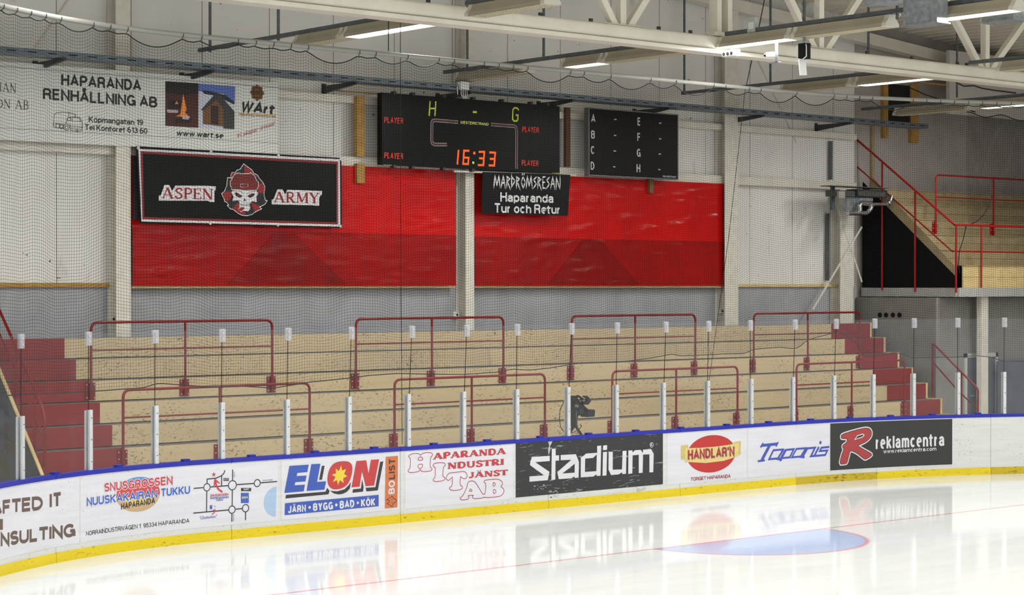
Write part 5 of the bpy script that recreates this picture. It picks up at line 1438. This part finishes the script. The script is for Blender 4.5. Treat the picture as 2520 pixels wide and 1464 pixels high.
for k in range(30):
    x, y = (rr.uniform(570, 720), rr.uniform(920, 1035)) if k < 20 else (rr.uniform(330, 520), rr.uniform(830, 910))
    a, b = rr.uniform(6, 22), rr.uniform(4, 10)
    A.poly([(x - a, y + b * 0.3), (x - a * 0.2, y - b), (x + a, y - b * 0.4), (x + a * 0.3, y + b)])
for k in range(14):
    x, y = rr.uniform(90, 2200), rr.uniform(190, 1000); d = rr.uniform(60, 180)
    A.line([(x, y), (x + d * 0.5, y - d * 0.12), (x + d, y - d * rr.uniform(0.05, 0.3))], rr.uniform(1.5, 4))
A.build('worn_patches', ink(206, 208, 210), t, O1)
# 6
t = advert(1641, 1837, 1130, 'white advert with a red ball wrapped by a yellow ribbon')
zz = zmap(1640, 1030, 3.443)
A = Art(BS, zz).ellipse(378, 298, 206, 158); A.build('red_ball', ink(206, 52, 50), t, O1)
A = Art(BS, zz).poly([(122, 228), (182, 222), (182, 345), (122, 345)]).poly([(572, 197), (630, 190), (626, 305), (576, 315)]); A.build('ribbon_ends', ink(226, 204, 122), t, O2)
A = Art(BS, zz).poly([(155, 250), (280, 247), (400, 238), (510, 224), (608, 204), (606, 318), (480, 358), (330, 376), (155, 366)]); A.build('yellow_ribbon', ink(240, 220, 142), t, O3)
A = Art(BS, zz)
for dx, g in ((0, 0.05),): A.sans("HANDLAR'N", (180, 351), (574, 318), 84, 0.2, 0, None, g)
A.build('lettering_shadow', ink(196, 176, 150), t, O4)
A = Art(BS, zz).sans("HANDLAR'N", (178, 350), (572, 317), 84, 0.2).sans('TORGET HAPARANDA', (203, 528), (540, 500), 30, 0.16); A.build('red_lettering', ink(176, 44, 48), t, O5)
# 7
t = advert(1840, 2040, 1110, 'white advert with one word in blue slanted angular lettering')
A = Art(BS, zz)
for l, w in (([(803, 228), (938, 214)], 24), ([(818, 206), (795, 244)], 16), ([(945, 198), (926, 236)], 16), ([(875, 222), (806, 352)], 30), ([(772, 361), (832, 353)], 17)): A.line(l, w)
for l in ([(905, 268), (985, 261), (945, 337), (868, 343)],): A.line(l, 17, True)
A.line([(992, 258), (940, 341), (978, 346)], 19).line([(1010, 268), (960, 360)], 20).line([(1005, 266), (1078, 258), (1042, 328), (965, 335)], 17, True)
A.line([(1100, 257), (1178, 250), (1140, 320), (1060, 328)], 17, True).line([(1185, 247), (1136, 323), (1168, 327)], 19).line([(1195, 248), (1152, 325)], 19).line([(1192, 252), (1258, 246), (1222, 318), (1262, 314)], 18)
A.line([(1290, 240), (1250, 318)], 19).line([(1308, 192), (1298, 214)], 24).line([(1378, 240), (1312, 246), (1298, 274), (1362, 270), (1344, 308), (1262, 315)], 17)
A.build('blue_lettering', ink(72, 92, 196), t, O1)
# 8
t = advert(2041, 2345, 1100, 'charcoal advert with a big red letter outlined in white', 0.2, 1.125, SHEET_C, 0.018)
zz = zmap(2030, 1010, 4.382)
rp = [(172, 280), (185, 258), (300, 222), (420, 192), (470, 194), (496, 220), (498, 265), (475, 305), (430, 340), (375, 365), (342, 378), (420, 425), (495, 465), (500, 482), (470, 505), (430, 526), (405, 508), (340, 455), (268, 425), (250, 500), (234, 565), (205, 574), (157, 575), (175, 490), (205, 410), (188, 398), (192, 375), (235, 345), (242, 302), (178, 300)]
rp = smooth_loop(rp, 1)
A = Art(BS, zz).line(rp, 38, True); A.build('white_outline', I_WHT, t, 0.0085)
A = Art(BS, zz).line(rp, 13, True); A.build('dark_outline', ink(48, 44, 44), t, 0.0098)
A = Art(BS, zz).poly(rp); A.build('red_letter', ink(184, 66, 68), t, 0.011)
A = Art(BS, zz).line([(318, 312), (345, 272), (404, 253), (418, 266), (398, 286)], 10, True); A.build('letter_hole_line', I_WHT, t, 0.0135)
A = Art(BS, zz).poly([(318, 312), (345, 272), (404, 253), (418, 266), (398, 286)]); A.build('letter_hole', ink(52, 50, 50), t, 0.0122)
A = Art(BS, zz).sans('reklamcentra', (545, 418), (1285, 381), 150, 0.16).sans('www.reklamcentra.com', (628, 462), (1198, 432), 44, 0.17); A.build('white_lettering', I_WHT, t, 0.0085)

# ================================================================= balcony at the right
BX = 38.62
t = thing('balcony_deck', 'pale steel balcony deck edge carrying the right hand stand', 'balcony', (42, 29.4, 3.45))
MB().box(38.6, 46.7, 29.32, YW - 0.02, 3.46, 3.64).build('deck_slab', CONCRETE, t)
MB().box(BX - 0.06, BX - 0.021, 29.32, YW - 0.05, 3.44, 3.66).box(38.62, 46.7, 29.28, 29.32, 3.44, 3.66).build('edge_beam', paint('pale_edge_beam', S(178, 178, 174), 0.5, 0.15), t)
for k in range(6):
    y = 29.40 + 0.43 * k; z = 4.19 + 0.382 * k; z0 = (3.65 if k == 0 else z - 0.382)
    st_ = thing('balcony_step', 'timber stand row on the right balcony, %s' % ['lowest row with fresh pine boards', 'second row from below', 'third row from below', 'fourth row from below', 'fifth row from below', 'topmost row under the grey wall'][k], 'stand row', (42, y, z0), 'timber stand rows on the balcony')
    m = WOOD_P if k == 0 else WOOD_B
    xa = BX + (0.32 if k == 0 else 0.005)
    h = (z - z0) / 2
    MB().box(xa, 46.7, y, y + 0.03, z0 + 0.002, z0 + h - 0.003).build('lower_board', m, st_)
    MB().box(xa, 46.7, y, y + 0.03, z0 + h + 0.003, z).build('upper_board', m, st_)
    MB().box(xa, 46.7, y - 0.02, (y + 0.428 if k < 5 else YW - 0.06), z + 0.001, z + 0.022).build('tread', WOOD_B, st_)
pn = thing('balcony_cladding', 'black triangular side panel of the right balcony stand', 'panel', (BX - 0.02, 31, 3.67))
yA, zA = 29.32, 3.90; yB, zB = 32.24, 6.33
MB().prism([(BX - 0.02, yA, 3.67), (BX - 0.02, yA, zA), (BX - 0.02, yB, zB), (BX - 0.02, yB, 3.67)], (0.02, 0, 0)).build('black_sheet', paint('black_side_sheet', S(12, 12, 13), 0.9, 0.05, spec=0.2), pn)
MB().prism([(BX - 0.012, yA + 0.08, zA - 0.1), (BX - 0.012, yA + 0.08, 4.2), (BX - 0.012, 31.98, 6.48), (BX - 0.012, 31.98, 6.0)], (0.014, 0, 0)).build('timber_stringer', WOOD_B, pn)
hand_rail('red tubular guard rail down the side and along the front of the right balcony', BX - 0.09, [(2100, 336), (2349, 553)], [(2100, 402), (2343, 618)], [((2171, 399), (2169, 714)), ((2252, 472), (2248, 718)), ((2353, 556), (2350, 720))], RED_BAL, 0.028)
gr = [o for o in bpy.data.objects if o.name.startswith('stair_rail')][-1]
gr.name = 'balcony_rail'; gr['category'] = 'guard rail'
BASES['balcony_rail'] = Vector(gr.location)
pt = unX(2349, 553, BX - 0.09); pm = unX(2343, 618, BX - 0.09)
MB().tube([pt, (pt.x + 0.04, pt.y - 0.02, pt.z), (46.6, pt.y - 0.02, pt.z)], 0.028, 10).build('front_top_tube', RED_BAL, gr, True)
MB().tube([pm, (pm.x + 0.04, pm.y - 0.02, pm.z), (46.6, pm.y - 0.02, pm.z)], 0.02, 8).build('front_mid_tube', RED_BAL, gr, True)
for px in (2415, 2560):
    x = unY(px, 640, pt.y - 0.02).x
    MB().tube([(x, pt.y - 0.02, 3.5), (x, pt.y - 0.02, pt.z)], 0.024, 8).build('front_post', RED_BAL, gr, True)
by = 29.4 + 0.43 * 3 - 0.045
crowd_rail([unY(2303, 500, by).x, unY(2445, 500, by).x, 46.2], by, 6.47, 5.92, 4.98, 5.30, 'dark red crowd rail standing on the balcony rows', 'red crowd rail on the balcony', RED_BAL)
t = thing('support_post', 'white steel post holding up the right balcony', 'post', (39.4, 29.42, -0.05))
pa, pb = unY(2415, 850, 29.42), unY(2432, 850, 29.42)
MB().box(pa.x, pb.x, 29.42, 29.56, -0.05, 3.455).build('shaft', COLUMN, t)
MB().box(pa.x - 0.06, pb.x + 0.06, 29.36, 29.62, -0.05, -0.03).build('foot_plate', COLUMN, t)
# door below the balcony
dY = 29.8
d0, d1 = unY(2371, 950, dY).x, unY(2452, 950, dY).x
t = thing('door_1', 'grey door in a white frame under the right balcony', 'door', ((d0 + d1) / 2, dY, -0.05), None, 'structure')
fr_ = MB().box(d0, d0 + 0.09, dY - 0.05, dY - 0.003, -0.05, 2.04).box(d1 - 0.09, d1, dY - 0.05, dY - 0.003, -0.05, 2.04).box(d0, d1, dY - 0.05, dY - 0.003, 1.94, 2.04)
fr_.build('frame', paint('door_frame_paint', S(196, 196, 188), 0.5, 0.05), t)
lf = MB().box(d0 + 0.1, d1 - 0.1, dY - 0.03, dY - 0.003, -0.04, 1.93).build('leaf', paint('grey_door_paint', S(96, 102, 112), 0.5, 0.1), t)
sub(MB().tube([(d0 + 0.2, dY - 0.07, 1.0), (d0 + 0.32, dY - 0.07, 1.0)], 0.012, 6), 'handle', ALU, lf)
p0, p1 = unY(2456, 890, 29.6), unY(2700, 890, 29.6)
tag(MB().box(p0.x, p1.x, 29.6, 29.64, -0.05, 1.83).build('blue_grey_screen', paint('blue_grey_sheet', S(98, 106, 118), 0.5, 0.2, scale=3)), 'blue grey sheet screen right of the door under the balcony', 'screen')
# timber frame and dark opening above the balcony
def corner_box(px0, py0, px1, py1, Y, dep, name, mat, lab, cat):
    a, b = unY(px0, py0, Y), unY(px1, py1, Y)
    return tag(MB().box(a.x, b.x, Y, Y + dep, b.z, a.z).build(name, mat), lab, cat)
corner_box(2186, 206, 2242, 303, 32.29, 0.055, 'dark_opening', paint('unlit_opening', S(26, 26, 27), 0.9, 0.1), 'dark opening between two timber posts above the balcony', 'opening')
corner_box(2175, 205, 2186, 340, 32.25, 0.095, 'timber_post', WOOD, 'yellow timber post left of the dark opening above the balcony', 'timber')
corner_box(2243, 208, 2261, 352, 32.24, 0.105, 'timber_post', WOOD, 'broad yellow timber post right of the dark opening above the balcony', 'timber')
corner_box(2225, 197, 2334, 210, 31.0, 0.198, 'timber_beam', WOOD, 'yellow timber beam lying just below the truss at right', 'timber')
corner_box(2146, 305, 2153, 460, 32.28, 0.065, 'timber_lath', WOOD_B, 'thin upright lath by the corner of the white wall panels', 'timber')
# folded net and cord along the balcony
rope([unY(2240, 216, 31.18), unY(2275, 232, 31.18), unY(2320, 247, 31.18), unY(2345, 258, 31.18), unY(2400, 276, 31.18)], 0.014, 'thick black cord sagging across the white gable panel')
rope([unY(2353, 203, 31.185), unY(2372, 212, 31.185), unY(2398, 211, 31.185), unY(2415, 217, 31.185), unY(2445, 222, 31.185), unY(2500, 229, 31.185)], 0.014, 'black cord running along the gable panel to the right')
rope([unY(2442, 482, 29.36), unY(2434, 505, 29.36), unY(2418, 532, 29.36), unY(2405, 544, 29.36), unY(2390, 551, 29.36), unY(2378, 555, 29.36), unY(2370, 590, 29.36), unY(2361, 618, 29.36), unY(2358, 650, 29.36), unY(2362, 672, 29.36)], 0.012, 'black cord draped over the balcony guard rail')

for (a, b, l) in (((1862, 140), (1962, 352), 'right of the letter board'), ((172, -4), (84, 122), 'in the top left corner above the truck sign')):
    tag(MB().tube([unY(*a, 32.27), unY(*b, 32.27)], 0.012, 6).build('tie_rod', COLUMN), 'thin pale tie rod slanting ' + l, 'rod', 'wall tie rods')
# second net closing off the balcony
bnet = thing('balcony_net', 'second black net hanging behind the red guard rail of the balcony', 'net', (41.5, 29.5, 5.2))
xs = np.arange(0, 150) * PITCH + 39.25; jj = np.linspace(0, 1, 64)
XX, JJ = np.meshgrid(xs, jj, indexing='ij')
zt2 = 7.95 - 0.10 * (1 - np.cos((XX - 39.25) * 2 * math.pi / 1.4)) * 0.5; zb2 = 5.22 + 0.0 * XX
P2 = np.stack([XX + 0.05 * np.sin(XX * 2 + 3 * JJ), 29.50 + 0.03 * np.sin(XX * 3.1 + JJ * 2), zt2 + (zb2 - zt2) * JJ + 0.06 * np.sin(XX * 2.2) * np.sin(JJ * math.pi)], -1)
threads(P2[:, ::1], NR, 'upright_twine', bnet)
threads(np.swapaxes(P2, 0, 1), NR, 'cross_twine', bnet)
MB().tube([Vector(p) for p in P2[::3, 0]], 0.012, 5).build('top_cord', ROPE, bnet, True)

# ================================================================= heater unit on the wall corner
hy = 31.2
t = thing('heater_unit', 'dark hanging heater with silver hoses at the corner of the back wall', 'heater', unY(2120, 485, hy))
u = lambda x, y, Y=hy: unY(1980 + x / 9.631, 440 + y / 9.631, Y)
def hb(x0, y0, x1, y1, Y, d, name, mat):
    a, b = u(x0, y0, Y), u(x1, y1, Y)
    return MB().box(a.x, b.x, Y, Y + d, b.z, a.z).build(name, mat, t)
HG = paint('heater_grey', S(78, 80, 78), 0.5, 0.2, 0.3, 8)
hb(720, 265, 1280, 430, hy + 0.05, 0.3, 'casing', HG)
hb(1240, 240, 1960, 450, hy, 0.34, 'burner_box', paint('heater_black', S(40, 41, 41), 0.5, 0.15))
hb(1275, 285, 1915, 430, hy - 0.012, 0.01, 'glass_front', paint('dusty_glass', S(96, 98, 96), 0.12, 0.5, 0.3, 30))
hb(640, 150, 1990, 235, hy + 0.02, 0.36, 'top_bracket', GALV_D)
hb(650, 150, 720, 740, hy + 0.3, 0.06, 'wall_bracket', paint('bracket_blue_grey', S(74, 84, 92), 0.5, 0.1))
hb(1000, 430, 1250, 770, hy + 0.15, 0.2, 'exhaust_box', GALV)
a, b = u(1250, 500, hy + 0.12), u(1560, 500, hy + 0.12)
MB().tube([a, b], 0.085, 14).build('exhaust_drum', GALV, t, True)
MB().tube(rounded([u(*q) for q in ((1030, 815), (1480, 815), (1580, 700), (1590, 590), (1300, 590), (1320, 760))], 0.08), 0.055, 10).build('silver_hose', FOIL, t, True)
MB().tube(rounded([u(*q) for q in ((1560, 605), (1960, 600), (2030, 540), (2070, 400))], 0.1), 0.045, 10).build('silver_hose', FOIL, t, True)
hb(810, 290, 960, 460, hy - 0.03, 0.07, 'control_box', paint('control_beige', S(160, 158, 146), 0.5, 0.1))
# flat bars crossing in front of the corner column
for (a, b, l) in (((2000, 762), (2121, 558), 'rising to the right'), ((2056, 492), (2121, 694), 'falling to the right')):
    yy = 31.942 if l[0] == 'f' else 31.928; pa, pb = unY(*a, yy), unY(*b, yy)
    tag(MB().bar(pa, pb, 0.05, 0.012, (0, 1, 0)).build('cross_brace', COLUMN), 'pale flat steel brace by the corner column, %s' % l, 'brace', 'crossed wall braces')
for px, py0, py1, l in ((2046, 347, 442, 'above the corner beam'), (2038, 525, 690, 'below the heater bracket')):
    a, b = unY(px - 3, py0, 32.2), unY(px + 3, py1, 32.2)
    tag(MB().box(a.x, b.x, 32.2, 32.25, b.z, a.z).build('cable_channel', GALV_D), 'dark upright cable channel on the white wall, ' + l, 'cable channel', 'cable channels')

# ================================================================= video camera behind the glass
VY = 26.9
t = thing('video_camera', 'black shoulder video camera on a tripod standing behind the rink glass', 'video camera', unY(1415, 1150, VY) * 1)
t.location.z = -0.05; BASES[t.name] = Vector(t.location)
v = lambda x, y, dy=0: unY(1300 + x / 7.319, 900 + y / 7.319, VY) + Vector((0, dy, 0))
VB = paint('camera_black', S(22, 23, 25), 0.45, 0.15, scale=12); VD = paint('camera_grey', S(42, 44, 49), 0.4, 0.2, scale=12)
def vprism(pts, d0, d1, name, mat, parent=t):
    return MB().prism([unY(1300 + x / 7.319, 900 + y / 7.319, VY + d0) for x, y in pts], (0, d1 - d0, 0)).build(name, mat, parent)
bd = vprism([(725, 560), (745, 540), (860, 540), (930, 640), (1000, 700), (1005, 850), (920, 900), (740, 900), (725, 820)], -0.10, 0.0, 'body', VB)
vprism([(870, 560), (885, 530), (910, 528), (1000, 590), (965, 630), (950, 620), (962, 600), (905, 556), (895, 580)], -0.015, 0.015, 'carry_handle', VB)
vprism([(985, 640), (1060, 640), (1075, 600), (1015, 560), (1020, 540), (1065, 540), (1105, 575), (1130, 640), (1085, 700), (1000, 700)], -0.16, -0.10, 'viewfinder', VD)
MB().tube([v(960, 740), v(1060, 820)], [0.055, 0.045], 14).build('lens_barrel', VB, t, True)
vprism([(1050, 830), (1090, 790), (1195, 790), (1205, 815), (1195, 915), (1060, 925)], -0.09, 0.09, 'lens_hood', VB)
w_ = lambda x, y: unY(1300 + x / 7.319, 900 + y / 7.319, VY - 0.1)
sub(MB().prism([w_(760, 575), w_(785, 572), w_(905, 690), w_(895, 705)], (0, -0.012, 0)), 'side_rib', VD, bd)
sub(MB().prism([w_(905, 770), w_(995, 760), w_(998, 840), w_(930, 870)], (0, -0.01, 0)), 'control_plate', VD, bd)
sub(MB().tube([w_(850, 820) + Vector((0, -0.015, 0)), w_(850, 820)], 0.02, 10), 'socket', VD, bd)
sub(MB().prism([w_(850, 690), w_(910, 712), w_(895, 755), w_(835, 735)], (0, -0.004, 0)), 'label_plate', paint('grey_label', S(130, 126, 120), 0.5, 0.1), bd)
vprism([(770, 900), (900, 900), (890, 970), (880, 1010), (870, 1050), (800, 1050), (775, 960)], -0.05, 0.05, 'tripod_head', VB)
vprism([(790, 1040), (880, 1030), (870, 1120), (835, 1120)], -0.04, 0.04, 'tripod_crown', VB)
hub = v(840, 1060)
for (x, dy) in ((-0.62, -0.12), (0.55, 0.1), (-0.05, 0.55)):
    kn = hub + Vector((x * 0.55, dy * 0.55, -0.32))
    lg = MB().tube([hub, kn], 0.028, 8).tube([kn, Vector((hub.x + x, hub.y + dy, -0.04))], 0.018, 8).build('tripod_leg', VD, t, True)
    sub(MB().ball(kn, 0.036, n=6), 'leg_clamp', VB, lg, True)
MB().tube([v(800, 810, -0.11), v(782, 870, -0.12), v(800, 990, -0.12), v(825, 1100, -0.1), v(850, 1230, -0.05)], 0.007, 6).build('green_cable', paint('green_cable', S(86, 116, 92), 0.5, 0), t, True)
MB().tube([v(640, 650), v(575, 790), v(560, 950), v(585, 1110), v(660, 1210), v(800, 1210), v(940, 1120), (v(960, 1080)), v(930, 1060)], 0.007, 6).build('black_cable', ROPE, t, True)
